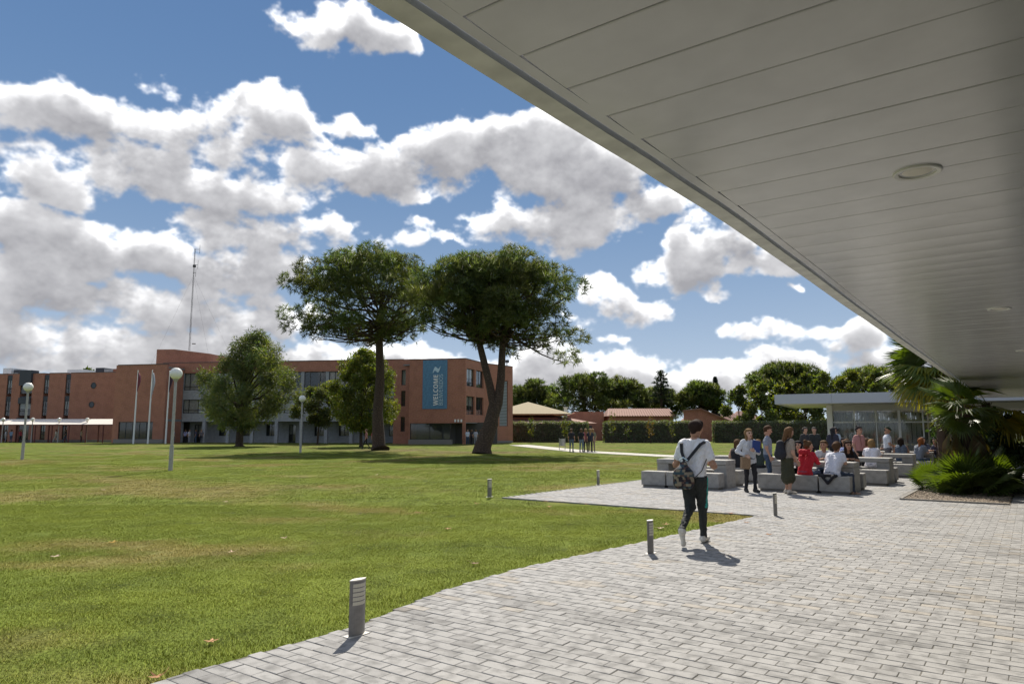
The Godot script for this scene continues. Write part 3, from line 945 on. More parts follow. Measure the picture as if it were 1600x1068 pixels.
func make_far_houses():
	var t := thing("pavilion_house", "small building with pale pyramid roof right of the brick block", "house")
	var b := MB.new()
	var c := Vector3(2.6, 0, -114)
	b.box(c + Vector3(0, 1.8, 0), Vector3(9.0, 3.6, 9.0))
	put("wall", b, M.brick, t)
	b = MB.new()
	for k in 4:
		var p := c + Vector3(-6.6 if k in [0, 3] else 6.6, 4.15, 6.6 if k < 2 else -6.6)
		var k2 := (k + 1) % 4
		var q := c + Vector3(-6.6 if k2 in [0, 3] else 6.6, 4.15, 6.6 if k2 < 2 else -6.6)
		b.tri(p, q, c + Vector3(0, 6.2, 0))
	put("roof", b, M.roof_pale, t)
	b = MB.new()
	house_roof(b, [c + Vector3(-10, 2.7, 9), c + Vector3(10, 2.7, 9), c + Vector3(10, 2.7, -9), c + Vector3(-10, 2.7, -9)], [c + Vector3(-4, 4.1, 0), c + Vector3(4, 4.1, 0)])
	put("lower_roof", b, M.roof_tile, t)
	b = MB.new()
	b.box(c + Vector3(5.9, 3.9, 2), Vector3(0.5, 2.6, 0.5)); b.box(c + Vector3(5.9, 5.25, 2), Vector3(0.7, 0.12, 0.7))
	put("chimney", b, M.curtain, t)
	# brick wall building in the gap of the hedge
	t = thing("brick_annex", "plain reddish brick annex filling the gap between the hedges", "building")
	var f := Face.new(Vector2(7.6, 117), Vector2(15.2, 117))
	slab("wall", f, 3.0, 7.6, 0, 4.7, -8, 0, M.brick, t)
	b = MB.new()
	b.quad(f.at(-1.0, 2.2, 0.0), f.at(2.99, 2.2, 0.0), f.at(2.99, 4.6, 0.0), f.at(-1.0, 3.1, 0.0))
	b.quad(f.at(-1.0, 3.1, 0), f.at(2.99, 4.6, 0), f.at(2.99, 4.6, -8), f.at(-1.0, 3.1, -8))
	b.quad(f.at(-1.0, 0, 0.0), f.at(2.99, 0, 0.0), f.at(2.99, 2.2, 0.0), f.at(-1.0, 2.2, 0.0))
	put("wing_wall", b, M.brick, t)
	slab("door", f, 3.4, 5.6, 0, 2.4, 0.002, 0.05, M.slate, t)
	# long house with a sunlit tile roof
	t = thing("long_house", "long low house with pinkish tiled roof behind the hedge", "house")
	f = Face.new(Vector2(15.4, 115), Vector2(26.6, 115))
	slab("wall", f, 0.4, 10.8, 0, 4.0, -7, 0, M.brick, t)
	b = MB.new()
	b.quad(f.at(0, 3.95, 0.6), f.at(11.2, 3.95, 0.6), f.at(11.0, 5.25, -3.5), f.at(0.7, 5.25, -3.5))
	b.quad(f.at(0.7, 5.25, -3.5), f.at(11.0, 5.25, -3.5), f.at(11.2, 3.95, -7.6), f.at(0, 3.95, -7.6))
	b.tri(f.at(0, 3.95, -7.6), f.at(0, 3.95, 0.6), f.at(0.7, 5.25, -3.5)); b.tri(f.at(11.2, 3.95, 0.6), f.at(11.2, 3.95, -7.6), f.at(11.0, 5.25, -3.5))
	put("roof", b, M.roof_tile, t)
	for k in 26:   # ribs of the tiles
		var s := 0.35 + k * 0.42
		b = MB.new()
		b.tube(f.at(s, 3.99, 0.6), f.at(lerpf(0.7, 11.0, s / 11.2), 5.28, -3.5), 0.06, 0.06, 5)
		put("tile_row", b, M.roof_tile, t)
	t = thing("gable_house", "brick house with long sloping gable above the hedge, behind the walker", "house")
	f = Face.new(Vector2(26.2, 108), Vector2(34.5, 108))
	b = MB.new()
	var gp := [f.at(0, 0), f.at(8.2, 0), f.at(8.2, 2.6), f.at(2.6, 4.9), f.at(0, 4.6)]
	b.tri(gp[0], gp[1], gp[2]); b.tri(gp[0], gp[2], gp[3]); b.tri(gp[0], gp[3], gp[4])
	put("wall", b, M.brick, t)
	b = MB.new()
	var bk := -f.n * 9.0
	for q in [[Vector3.ZERO, Vector3(0, 0.12, 0)]]:
		var e := [f.at(8.6, 2.5, 0.3), f.at(2.6, 5.0, 0.3), f.at(-0.2, 4.7, 0.3)]
		b.quad(e[0], e[0] + bk, e[1] + bk, e[1]); b.quad(e[1], e[1] + bk, e[2] + bk, e[2])
		for i in 2: b.quad(e[i + 1] - Vector3(0, 0.16, 0), e[i] - Vector3(0, 0.16, 0), e[i], e[i + 1])
	put("roof", b, M.roof_tile, t)
	slab("door", f, 5.4, 7.4, 0, 2.3, 0.003, 0.06, M.slate, t)
	var tl := ["tiled house far off, just right of the gable house", "tiled brick house far off beside the cypress", "tiled house far off, nearest to the row of young trees"]
	for k in 3:
		t = thing("terrace_house", tl[k], "house", Vector3.ZERO, 0, "far terrace houses")
		var p := Vector3(40.5 + k * 6.0, 0, -152 - k * 4)
		b = MB.new()
		b.box(p + Vector3(0, 1.8, 0), Vector3(6.5, 3.6, 7)); put("wall", b, M.brick, t)
		b = MB.new()
		house_roof(b, [p + Vector3(-3.6, 3.6, 3.8), p + Vector3(3.6, 3.6, 3.8), p + Vector3(3.6, 3.6, -3.8), p + Vector3(-3.6, 3.6, -3.8)], [p + Vector3(-1.5, 6.0, 0), p + Vector3(1.5, 6.0, 0)])
		put("roof", b, M.roof_tile, t)

func make_cafe():
	var w := Vector2(0.88, -0.47).normalized()
	var t := thing("glass_cafe", "flat roofed glass cafe pavilion with white frames at the right", "building")
	var p := Vector2(13.7, 36.8)
	var f := Face.new(p, p + w * 17.0)
	# roof with a deep fascia
	slab("fascia", f, 0, 2.72, 3.0, 3.5, -0.12, 0, M.fascia_blue, t)
	slab("fascia", f, 2.73, 17.0, 3.0, 3.5, -0.12, 0, M.fascia_blue, t)
	slab("fascia", f, 0.0, 0.12, 3.0, 3.5, -9.0, -0.1202, M.fascia_blue, t)
	slab("roof", f, 0.12, 17.0, 3.1, 3.42, -9.0, -0.1202, M.white_metal, t)
	slab("soffit", f, 0.12, 17.0, 3.04, 3.098, -9.0, -0.1202, M.soffit_pale, t)
	# glazed front, set back under the eaves
	var q := Vector2(17.85, 39.4)
	var g := Face.new(q, q + w * 13.0)
	slab("column", g, -0.28, 0.0, 0, 3.04, -0.14, 0.14, M.white_metal, t)
	slab("head_panel", g, 0.0, 13.0, 2.72, 3.04, -0.05, 0.05, M.soffit_pale, t)
	slab("sill", g, 0.0, 13.0, 0.0, 0.12, -0.06, 0.06, M.white_metal, t)
	slab("transom", g, 0.0, 13.0, 2.06, 2.12, -0.035, 0.035, M.white_metal, t)
	var xs := [0.0, 1.1, 2.15, 3.25, 4.35, 5.5, 6.6, 7.7, 8.8, 9.9, 11.0, 12.1, 13.0]
	for i in xs.size():
		var wd := 0.06 if i % 3 == 0 else 0.03
		if i == 0: continue
		slab("mullion", g, xs[i] - wd, xs[i] + wd, 0.12, 2.72, -0.06, 0.06 if i % 3 else 0.08, M.white_metal, t)
	for i in xs.size() - 1:
		for y in [[0.12, 2.06], [2.12, 2.72]]:
			slab("pane", g, xs[i] + 0.06, xs[i + 1] - 0.06, y[0], y[1], -0.008, 0.0, M.glass, t)
	for i in 4:
		var c := MB.new()
		var n := 22
		for k in n:
			if (k + i) % 5 == 4: continue
			var s0: float = xs[i] + 0.05 + k * 1.0 / n
			var z := -0.45 - 0.06 * (k % 2)
			c._face(g.at(s0, 0.15, z), g.at(s0 + 1.0 / n * 0.72, 0.15, z + 0.04), g.at(s0 + 1.0 / n * 0.72, 2.65, z + 0.04), g.at(s0, 2.65, z), g.n)
		put("vertical_blind", c, M.curtain, t)
	slab("side_wall", g, -0.2, 0.0, 0.0, 3.04, -5.0, -0.2, M.glass_dark, t)
	slab("inner_wall", g, 5.6, 8.4, 0.0, 3.04, -4.6, -4.5, M.ochre, t)
	slab("inner_wall", g, -0.2, 13.0, 0.0, 0.8, -5.2, -5.0, M.render, t)
	slab("head_panel", g, -0.2, 13.0, 2.7, 3.04, -5.2, -5.0, M.render, t)
	for k in 9: slab("mullion", g, -0.2 + k * 1.65, -0.12 + k * 1.65, 0.8, 2.7, -5.15, -5.05, M.white_metal, t)
	for k in 8: slab("pane", g, -0.12 + k * 1.65, -0.2 + (k + 1) * 1.65, 0.8, 2.7, -5.11, -5.1, M.glass, t)
	slab("floor_slab", g, -0.2, 13.0, 0.0, 0.04, -5.0, -0.07, M.concrete, t)
	# glazed door near the right edge of the picture
	var d := slab("door", g, 8.95, 9.02, 0.04, 2.05, 0.062, 0.12, M.white_metal, t)
	for r in [[9.68, 9.76, 0.04, 2.05], [9.02, 9.68, 1.97, 2.05], [9.02, 9.68, 0.04, 0.14]]:
		slab("door_frame", g, r[0], r[1], r[2], r[3], 0.062, 0.12, M.white_metal, d)
	slab("handle", g, 9.62, 9.66, 0.9, 1.3, 0.125, 0.16, M.dark_metal, d)

# ---------------------------------------------------------------- vegetation
func tuft(n: int, len_: float, wid: float, spread: float) -> ArrayMesh:   # needles round +y
	var b := MB.new()
	for k in n:
		var t := rf(0, TAU)
		var d := Vector3(cos(t) * spread, rf(0.25, 1.0), sin(t) * spread).normalized()
		var side := d.cross(Vector3(rf(-1, 1), rf(-1, 1), rf(-1, 1))).normalized() * wid
		var l := len_ * rf(0.6, 1.15)
		var base := d * len_ * 0.08
		b.col = Color.WHITE * rf(0.75, 1.2)
		var nn := (d + Vector3.UP * 0.3).normalized()
		b.tri_n(base - side, base + side, d * l + side * 0.4, nn, nn, nn)
		b.tri_n(base - side, d * l + side * 0.4, d * l - side * 0.4, nn, nn, nn)
	return b.mesh()

func leaf_clump(n: int, radius: float, l: float, w: float, droop := 0.0) -> ArrayMesh:
	var b := MB.new()
	for k in n:
		var o := Vector3(rf(-1, 1), rf(-1, 1), rf(-1, 1)) * radius
		var d := (o.normalized() + Vector3(rf(-1, 1), rf(-1, 1) - droop, rf(-1, 1)) * 0.8).normalized()
		var side := d.cross(Vector3(rf(-1, 1), 1, rf(-1, 1))).normalized()
		var up := side.cross(d).normalized()
		var ll := l * rf(0.6, 1.2)
		var ww := w * rf(0.7, 1.2)
		b.col = Color.WHITE * rf(0.7, 1.25)
		b.col.b *= rf(0.7, 1.2)
		var m := o + d * ll * 0.45 - up * ll * 0.08
		b.tri(o, m + side * ww, o + d * ll); b.tri(o, o + d * ll, m - side * ww)
	return b.mesh()

func foliage(called: String, mesh: Mesh, m: Material, xf: Array, cols: Array, parent: Node):
	many(called, mesh, m, xf, cols, parent).set_meta("kind", "stuff")

func limb(b: MB, p: Vector3, q: Vector3, r0: float, r1: float, bend: Vector3, k := 6):
	var pts := []
	var rad := []
	for i in 6:
		var u := i / 5.0
		pts.append(p.lerp(q, u) + bend * sin(PI * u) + Vector3(rf(-1, 1), rf(-1, 1), rf(-1, 1)) * 0.02 * (q - p).length() * (0.0 if i in [0, 5] else 1.0))
		rad.append(lerpf(r0, r1, u))
	b.path(pts, rad, k)

func orient(d: Vector3, s: float) -> Basis:
	var y := d.normalized()
	var x := y.cross(Vector3(rf(-1, 1), rf(-1, 1), rf(-1, 1))).normalized()
	return Basis(x * s, y * s, x.cross(y) * s)

# crown: [centre, radius, rise, drop]; stems: list of point lists with radii
func umbrella_pine(label: String, at: Vector3, stems: Array, crowns: Array, n_up: int, n_low: int, tufts: int, tmesh: Mesh, big := 1.0, group := ""):
	var t := thing("umbrella_pine", label, "tree", at, 0, group)
	var b := MB.new()
	for s in stems:
		var pts := []
		for q in s[0]: pts.append(q)
		b.path(pts, s[1], 12)
	var xf := []
	var cols := []
	for ci in crowns.size():
		var c: Vector3 = crowns[ci][0]
		var R: float = crowns[ci][1]
		var up: float = crowns[ci][2]
		var low: float = crowns[ci][3]
		var st: Array = stems[mini(ci, stems.size() - 1)][0]
		var top: Vector3 = st[st.size() - 1]
		var mid: Vector3 = st[st.size() - 2]
		for k in n_up + n_low:
			var th := k * 2.39996 + rf(-0.3, 0.3)
			var rr := sqrt((k + 0.5) / n_up) if k < n_up else rf(0.25, 0.97)
			rr = minf(rr, 1.0)
			var wob := 1.0 + 0.16 * sin(th * 3.0 + ci) + rf(-0.08, 0.08)
			var o := Vector3(cos(th) * rr * R * wob, 0, sin(th) * rr * R * wob)
			if k < n_up: o.y = up * (pow(maxf(0.0, 1.0 - rr * rr), 0.55) - (rf(0.0, 0.22) if k % 5 else rf(0.25, 0.6))) - 0.3 * rr
			else: o.y = -low * rf(0.2, 1.0) * (1.05 - rr * 0.7)
			var p := c + o
			var cr := rf(0.95, 1.45) * big if k < n_up else rf(0.55, 0.95) * big
			if k % 2 == 0 or k >= n_up:
				var from := mid.lerp(top, clampf(rf(0.1, 1.0), 0, 1))
				if k >= n_up: from = mid.lerp(top, rf(0.0, 0.45))
				limb(b, from, p - Vector3(0, cr * 0.3, 0), rf(0.07, 0.13) * big * (0.7 if k >= n_up else 1.0), 0.025 * big, Vector3(0, -0.25, 0) * o.length() * 0.35, 5)
			var tone := rf(0.78, 1.2)
			var hue := rf(0.85, 1.2)
			for j in int(tufts * (1.0 if k < n_up else 0.32)):
				var d := Vector3(rf(-1, 1), rf(-0.55, 1), rf(-1, 1)).normalized()
				var e := d * Vector3(1.0, 0.62, 1.0) * cr * pow(rng.randf(), 0.2)
				xf.append(Transform3D(orient(d + Vector3(0, 0.5, 0) + Vector3(rf(-1, 1), rf(-1, 1), rf(-1, 1)) * 0.35, rf(0.75, 1.25) * big), p + e))
				cols.append(Color(0.165 * hue, 0.205, 0.070) * tone * rf(0.75, 1.3))
	put("trunk", b, M.bark, t)
	foliage("crown", tmesh, M.needle, xf, cols, t)

func leafy_tree(called: String, label: String, at: Vector3, h: float, w: float, base: float, trunk_r: float, n: int, clump: Mesh, col: Vector3, vary: float, wind := Vector3.ZERO, group := "", shape := 0.5):
	var t := thing(called, label, "tree", at, 0, group)
	var b := MB.new()
	var top := Vector3(rf(-0.2, 0.2), h * 0.82, rf(-0.2, 0.2))
	b.path([Vector3.ZERO, Vector3(0, 0.15, 0), Vector3(rf(-0.1, 0.1), base, 0), top], [trunk_r * 1.5, trunk_r, trunk_r * 0.8, trunk_r * 0.15], 9)
	var xf := []
	var cols := []
	var lobes := []
	var nl := maxi(9, n / 90)
	for k in nl:
		var u := (k + 0.5) / nl
		var th := k * 2.39996
		# a leaf shaped outline: widest at 'shape' of the crown height
		var prof := pow(sin(PI * clampf(pow(u, log(0.5) / log(shape)), 0.04, 0.97)), 0.75)
		var rr := w * 0.5 * prof * sqrt(rf(0.15, 1.0))
		var p := Vector3(cos(th) * rr, lerpf(base, h, u), sin(th) * rr) + wind * u * w * 0.3
		lobes.append([p, w * rf(0.11, 0.21) * (0.55 + 0.45 * prof), rf(0.8, 1.2)])
		limb(b, Vector3(0, lerpf(base * 0.8, h * 0.6, u), 0), p, trunk_r * 0.35, trunk_r * 0.06, Vector3(0, -0.1 * rr, 0), 5)
	for k in n:
		var l: Array = lobes[k % nl]
		var d := Vector3(rf(-1, 1), rf(-1, 1), rf(-1, 1)).normalized()
		var p: Vector3 = l[0] + d * l[1] * pow(rng.randf(), 0.4)
		xf.append(Transform3D(orient(d * 0.6 + wind * 1.6 + Vector3(rf(-1, 1), rf(-1, 1), rf(-1, 1)) * 0.5, rf(0.7, 1.3)), p))
		var f: float = l[2] * rf(0.7, 1.3)
		var y := rf(-vary, vary)
		cols.append(Color(col.x * f * (1 + y), col.y * f * (1 + y * 0.3), col.z * f))
	put("trunk", b, M.bark, t)
	foliage("crown", clump, M.leaf, xf, cols, t)
	return t

func hedge(label: String, p: Vector2, q: Vector2, h: float, depth: float, clump: Mesh):
	var f := Face.new(p, q)
	var t := thing("clipped_hedge", label, "hedge", Vector3.ZERO, 0, "clipped hedges along the far lawn edge")
	slab("inner_branches", f, 0.15, f.length - 0.15, 0, h - 0.15, -depth + 0.15, -0.15, M.hedge_core, t)
	var xf := []
	var cols := []
	var per := 26.0
	for k in int(f.length * (h + depth) * per):
		var s := rf(0, f.length)
		var top := rng.randf() < depth / (h + depth)
		var bump := noise.get_noise_2d(s * 60.0 + p.x * 100.0, 5.0) * 0.22
		var pt := f.at(s, h + bump + rf(-0.12, 0.08), rf(-depth, 0)) if top else f.at(s, rf(0.05, h), rf(-0.14, 0.06))
		xf.append(Transform3D(orient(Vector3(rf(-0.6, 0.6), 1, 0) + f.n * (0.1 if top else 0.9), rf(0.7, 1.3)), pt))
		cols.append(Color(0.16, 0.18, 0.115) * rf(0.6, 1.4))
	for e in [0.0, f.length]:
		for k in int(depth * h * per):
			xf.append(Transform3D(orient(f.u * (1 if e > 0 else -1) + Vector3(0, 0.5, 0), rf(0.7, 1.2)), f.at(e + rf(-0.08, 0.08), rf(0.05, h), rf(-depth, 0))))
			cols.append(Color(0.16, 0.18, 0.115) * rf(0.6, 1.4))
	foliage("foliage", clump, M.leaf, xf, cols, t)

func frond(spread: float, n: int, l: float, droop: float, cols: Array) -> ArrayMesh:   # fan leaf; stalk along +z from the origin
	var b := MB.new()
	var stalk := 0.55 * l
	b.col = cols[0] * 0.8
	b.path([Vector3.ZERO, Vector3(0, 0.03, stalk * 0.5), Vector3(0, 0.0, stalk)], [0.016, 0.011, 0.008], 5)
	for k in n:
		var a := lerpf(-spread, spread, (k + 0.5) / n)
		var d := Vector3(sin(a), 0, cos(a))
		var len_ := l * (0.72 + 0.28 * cos(a * 0.75)) * rf(0.88, 1.06)
		var o := Vector3(0, 0, stalk)
		var side := Vector3(d.z, 0, -d.x) * len_ * spread / n * 0.62
		var fold := Vector3(0, len_ * 0.025, 0)
		var m := o + d * len_ * 0.55 + Vector3(0, 0.02 - droop * len_ * 0.12, 0)
		var tip := o + d * len_ * (1.0 - droop * 0.12) + Vector3(0, -droop * len_ * rf(0.3, 0.6), 0)
		b.col = (cols[0] as Color).lerp(cols[1], clampf(absf(a) / spread * 0.5 + rf(-0.25, 0.45), 0, 1))
		b.quad(o, m + side, m + fold, o); b.quad(o, m + fold, m - side, o)
		b.tri(m + side, tip, m + fold); b.tri(m + fold, tip, m - side)
	return b.mesh()

func fan_palm(label: String, at: Vector3, h: float, r: float, live: Array, n_live: int, n_dead: int, skirt: float, group := "fan palms in the gravel bed"):
	var t := thing("fan_palm", label, "palm", at, 0, group)
	var b := MB.new()
	var pts := []
	var rad := []
	for i in 13:
		var u := i / 12.0
		pts.append(Vector3(0.06 * sin(u * 3), h * u, 0.05 * cos(u * 2) - 0.05)); rad.append(r * (1.15 - 0.2 * u) * rf(0.92, 1.08))
	b.path(pts, rad, 10)
	for k in int(h * 42):   # shaggy leaf bases
		var y := rf(0.1, h)
		var a := rf(0, TAU)
		var p := Vector3(cos(a) * r, y, sin(a) * r)
		var d := Vector3(cos(a) * 0.5, 1, sin(a) * 0.5).normalized()
		b.path([p, p + d * rf(0.1, 0.2)], [0.022, 0.006], 4)
	put("trunk", b, M.palm_bark, t)
	for k in n_live:
		var u := (k + 0.5) / n_live
		var a := k * 2.39996 + rf(-0.3, 0.3)
		var el := lerpf(1.25, -0.75, pow(u, 0.8)) + rf(-0.15, 0.15)
		var d := Vector3(cos(a) * cos(el), sin(el), sin(a) * cos(el))
		var x := Vector3(0, 1, 0).cross(d).normalized()
		if x.length() < 0.1: x = Vector3.RIGHT
		var bs := Basis(x, d.cross(x), d).rotated(d, rf(-0.5, 0.5)).scaled_local(Vector3.ONE * rf(0.85, 1.12))
		var tip := at + Vector3(0, h, 0) + d * 2.0
		if tip.dot(E1) < 1.8 and tip.y > 2.6: continue   # no leaf grows into the canopy
		part("frond", live[clampi(int(u * 3.8 + rf(-0.5, 0.9)), 0, live.size() - 1)], M.palm_leaf, t, Transform3D(bs, Vector3(0, h - 0.02 - 0.12 * u, 0)))
	for k in n_dead:
		var a := k * 2.39996 + 1.0
		var el := -1.25 + rf(-0.15, 0.25)
		var d := Vector3(cos(a) * cos(el), sin(el), sin(a) * cos(el))
		var x := Vector3(0, 1, 0).cross(d).normalized()
		var bs := Basis(x, d.cross(x), d).rotated(d, rf(-0.7, 0.7)).scaled_local(Vector3(rf(0.35, 0.6), 0.8, rf(0.8, 1.05)))
		part("dead_frond", M_dead[k % M_dead.size()], M.palm_leaf, t, Transform3D(bs, Vector3(cos(a) * r, h - skirt * rf(0.1, 0.9), sin(a) * r)))

var M_dead := []

func make_green():
	var needle := tuft(11, 0.42, 0.020, 0.75)
	var needle_far := tuft(9, 0.75, 0.05, 0.8)
	var pine1 := Vector3(-11.3, 0, -59.7)
	umbrella_pine("tall umbrella pine with one straight trunk, left of the pair", pine1,
		[[[Vector3(0.25, -0.05, 0.2), Vector3(0.1, 0.35, 0), Vector3(-0.05, 3.0, 0), Vector3(0.1, 6.0, 0), Vector3(-0.05, 9.2, 0), Vector3(0.1, 13.6, 0)], [0.85, 0.56, 0.44, 0.38, 0.31, 0.15]]],
		[[Vector3(-1.3, 11.5, 0), 6.0, 5.5, 3.6]], 96, 60, 62, needle)
	var pine2 := Vector3(-1.85, 0, -51.4)
	umbrella_pine("umbrella pine whose leaning trunk forks in two, right of the pair", pine2,
		[[[Vector3(-0.3, -0.05, 0.1), Vector3(-0.25, 0.5, 0), Vector3(0.35, 2.2, 0), Vector3(0.5, 3.6, 0), Vector3(0.2, 5.0, 0), Vector3(-0.55, 8.0, 0.1), Vector3(-0.75, 11.0, 0)], [0.78, 0.62, 0.54, 0.34, 0.29, 0.24, 0.12]],
		 [[Vector3(0.45, 2.4, 0.05), Vector3(0.85, 3.6, 0.1), Vector3(1.05, 5.5, 0), Vector3(1.15, 7.8, 0), Vector3(1.4, 11.6, 0)], [0.38, 0.34, 0.30, 0.24, 0.12]]],
		[[Vector3(-0.9, 10.9, 0.3), 4.0, 3.4, 3.6], [Vector3(2.1, 9.6, -0.3), 4.3, 5.3, 3.0]], 62, 38, 60, needle)
	var k1 := leaf_clump(16, 0.22, 0.19, 0.06)
	var willow := leaf_clump(14, 0.25, 0.42, 0.035, 0.3)
	var far := leaf_clump(12, 0.35, 0.35, 0.13)
	leafy_tree("broad_tree", "wide wind-blown green tree standing alone before the grey facade", Vector3(-28.4, 0, -74), 10.4, 8.9, 2.3, 0.40, 3000, willow, Vector3(0.19, 0.22, 0.085), 0.3, Vector3(0.5, 0.35, 0), "", 0.42)
	leafy_tree("plane_tree", "young yellow-green plane tree half hidden by the single pine trunk", Vector3(-15.3, 0, -72), 9.6, 6.6, 1.9, 0.17, 3000, k1, Vector3(0.17, 0.19, 0.042), 0.3, Vector3.ZERO, "", 0.35)
	leafy_tree("plane_tree", "small thin-leaved tree just right of the middle lamp post", Vector3(-23.0, 0, -84), 6.6, 6.4, 2.6, 0.12, 1300, k1, Vector3(0.12, 0.135, 0.05), 0.3, Vector3.ZERO, "", 0.5)
	# the park beyond the hedges
	var ps := [[4.6, 150, 4.9, 5.5, 6.4, 3.6, "dark umbrella pine just right of the brick block"], [14.2, 138, 7.0, 6.5, 6.2, 4.6, "largest umbrella pine of the far row, behind the low houses"], [22.0, 141, 5.0, 6.3, 5.2, 3.8, "rounded umbrella pine left of the cedar"], [30.2, 146, 4.2, 6.0, 4.0, 3.2, "low umbrella pine under the cedar"], [37.2, 139, 3.9, 7.0, 3.6, 2.6, "small flat umbrella pine beside the cypress"], [-2.0, 158, 5.0, 6.0, 5.4, 3.6, "umbrella pine mostly hidden by the brick block"]]
	for q in ps:
		umbrella_pine(q[6], Vector3(q[0], 0, -q[1]), [[[Vector3.ZERO, Vector3(0.1, 2.0, 0), Vector3(0, q[3] * 0.7, 0), Vector3(0, q[3] + 1.5, 0)], [0.45, 0.4, 0.35, 0.15]]],
			[[Vector3(0, q[3], 0), q[2], q[4], q[5]]], 64, 26, 34, needle_far, 1.15, "far umbrella pines")
	umbrella_pine("big umbrella pine towering behind the young trees and the cafe roof", Vector3(46.5, 0, -116), [[[Vector3.ZERO, Vector3(0.1, 3.0, 0), Vector3(0, 6, 0), Vector3(0, 8.5, 0)], [0.5, 0.45, 0.35, 0.15]]], [[Vector3(-1.5, 7.6, 0), 6.4, 4.6, 4.5]], 80, 30, 36, needle_far, 1.1, "far umbrella pines")
	umbrella_pine("umbrella pine behind the right half of the cafe roof", Vector3(57.5, 0, -112), [[[Vector3.ZERO, Vector3(0.1, 3.0, 0), Vector3(0, 6, 0), Vector3(0, 8.5, 0)], [0.5, 0.45, 0.35, 0.15]]], [[Vector3(0, 7.6, 0), 6.0, 3.6, 4.5]], 64, 24, 34, needle_far, 1.1, "far umbrella pines")
	# cedar: tiers of level sprays
	var t := thing("cedar", "dark cedar with layered boughs above the far pines", "tree", Vector3(29.2, 0, -138))
	var b := MB.new()
	b.path([Vector3.ZERO, Vector3(0, 6, 0), Vector3(0.1, 13.4, 0)], [0.4, 0.28, 0.04], 8)
	var xf := []
	var cols := []
	for k in 40:
		var u := k / 39.0
		var a := k * 2.39996
		var rr := lerpf(3.0, 0.35, pow(u, 1.1)) * rf(0.75, 1.1)
		var y := lerpf(7.2, 13.2, u)
		var e := Vector3(cos(a) * rr, y - 0.12 * rr, sin(a) * rr)
		limb(b, Vector3(0, y - 0.2, 0), e, 0.06, 0.02, Vector3(0, 0.1, 0), 4)
		for j in int(6 + rr * 9):
			var v := rf(0.2, 1.05)
			xf.append(Transform3D(orient(Vector3(cos(a), 0.5, sin(a)) + Vector3(rf(-1, 1), 0, rf(-1, 1)) * 0.6, rf(0.5, 0.85)), Vector3(0, y - 0.2, 0).lerp(e, v) + Vector3(rf(-0.4, 0.4), rf(-0.1, 0.12), rf(-0.4, 0.4))))
			cols.append(Color(0.06, 0.082, 0.055) * rf(0.7, 1.3))
	put("trunk", b, M.bark, t)
	foliage("crown", needle_far, M.needle, xf, cols, t)
	t = thing("cypress", "narrow pointed dark cypress behind the gable house", "tree", Vector3(40.2, 0, -139))
	b = MB.new()
	b.path([Vector3.ZERO, Vector3(0, 6, 0), Vector3(0, 11.5, 0)], [0.2, 0.14, 0.02], 7)
	put("trunk", b, M.bark, t)
	xf = []; cols = []
	for k in 1500:
		var u := pow(rng.randf(), 0.8)
		var a := rf(0, TAU)
		var rr := 1.05 * pow(1.0 - u, 0.6) * minf(1.0, u * 8 + 0.4) * rf(0.7, 1.05)
		xf.append(Transform3D(orient(Vector3(cos(a) * 0.3, 1, sin(a) * 0.3), rf(0.5, 0.8)), Vector3(cos(a) * rr, 0.5 + u * 11.4, sin(a) * rr)))
		cols.append(Color(0.042, 0.058, 0.034) * rf(0.7, 1.3))
	foliage("crown", needle_far, M.needle, xf, cols, t)
	# young trees behind the right hedge
	var yt := [[31.5, 98, 7.6, 3.6, "bushy young tree at the left end of the leafy row"], [34.2, 97, 7.9, 3.2, "second young tree of the leafy row, with reddish leaves"], [37.0, 98, 7.6, 3.4, "young tree left of the cafe roof corner"], [39.4, 95, 9.0, 4.0, "young tree behind the cafe roof corner"], [42.2, 96, 9.2, 4.2, "pale green young tree above the cafe fascia joint"], [45.6, 95, 9.4, 4.6, "young tree above the middle of the cafe roof"], [49.4, 96, 9.6, 4.6, "yellow-green young tree above the cafe roof, left of the last"], [53.4, 96, 9.9, 4.6, "last young tree of the row before the palm"], [57.4, 97, 9.3, 4.2, "young tree partly behind the palm fronds"]]
	for i in yt.size():
		var q: Array = yt[i]
		leafy_tree("young_tree", q[4], Vector3(q[0], 0, -q[1]), q[2], q[3], 0.9, 0.14, 560, far, [Vector3(0.125, 0.145, 0.05), Vector3(0.155, 0.175, 0.055), Vector3(0.17, 0.19, 0.05)][i % 3], 0.3, Vector3.ZERO, "young trees behind the right hedge", 0.42)
	leafy_tree("roof_tree", "small green tree peeking over the far left roof", Vector3(-71.5, 0, -118), 11.6, 4.0, 5.0, 0.15, 380, far, Vector3(0.09, 0.13, 0.03), 0.2)
	var hc := leaf_clump(9, 0.10, 0.16, 0.05)
	hedge("clipped hedge left of the gap, below the pyramid roof", Vector2(-0.2, 99), Vector2(10.2, 97), 2.7, 1.6, hc)
	hedge("long clipped hedge in the middle, behind the walker's shoulder", Vector2(12.4, 96), Vector2(24.5, 93), 2.75, 1.6, hc)
	hedge("clipped hedge at the right, behind the tables and the cafe column", Vector2(27.0, 95), Vector2(52.0, 88), 2.75, 1.6, hc)
	# staked saplings in front of the hedges
	var sp := [[2.5, 93, "sapling by the brick block end of the hedge"], [6.9, 92, "sapling beside the waste bin"], [12.8, 91, "yellowing sapling at the hedge gap"], [14.6, 90.5, "bare thin sapling right of the group on the path"], [17.6, 90, "reddish-leaved sapling before the middle hedge"], [20.2, 89.5, "sapling nearest to the walker's head"]]
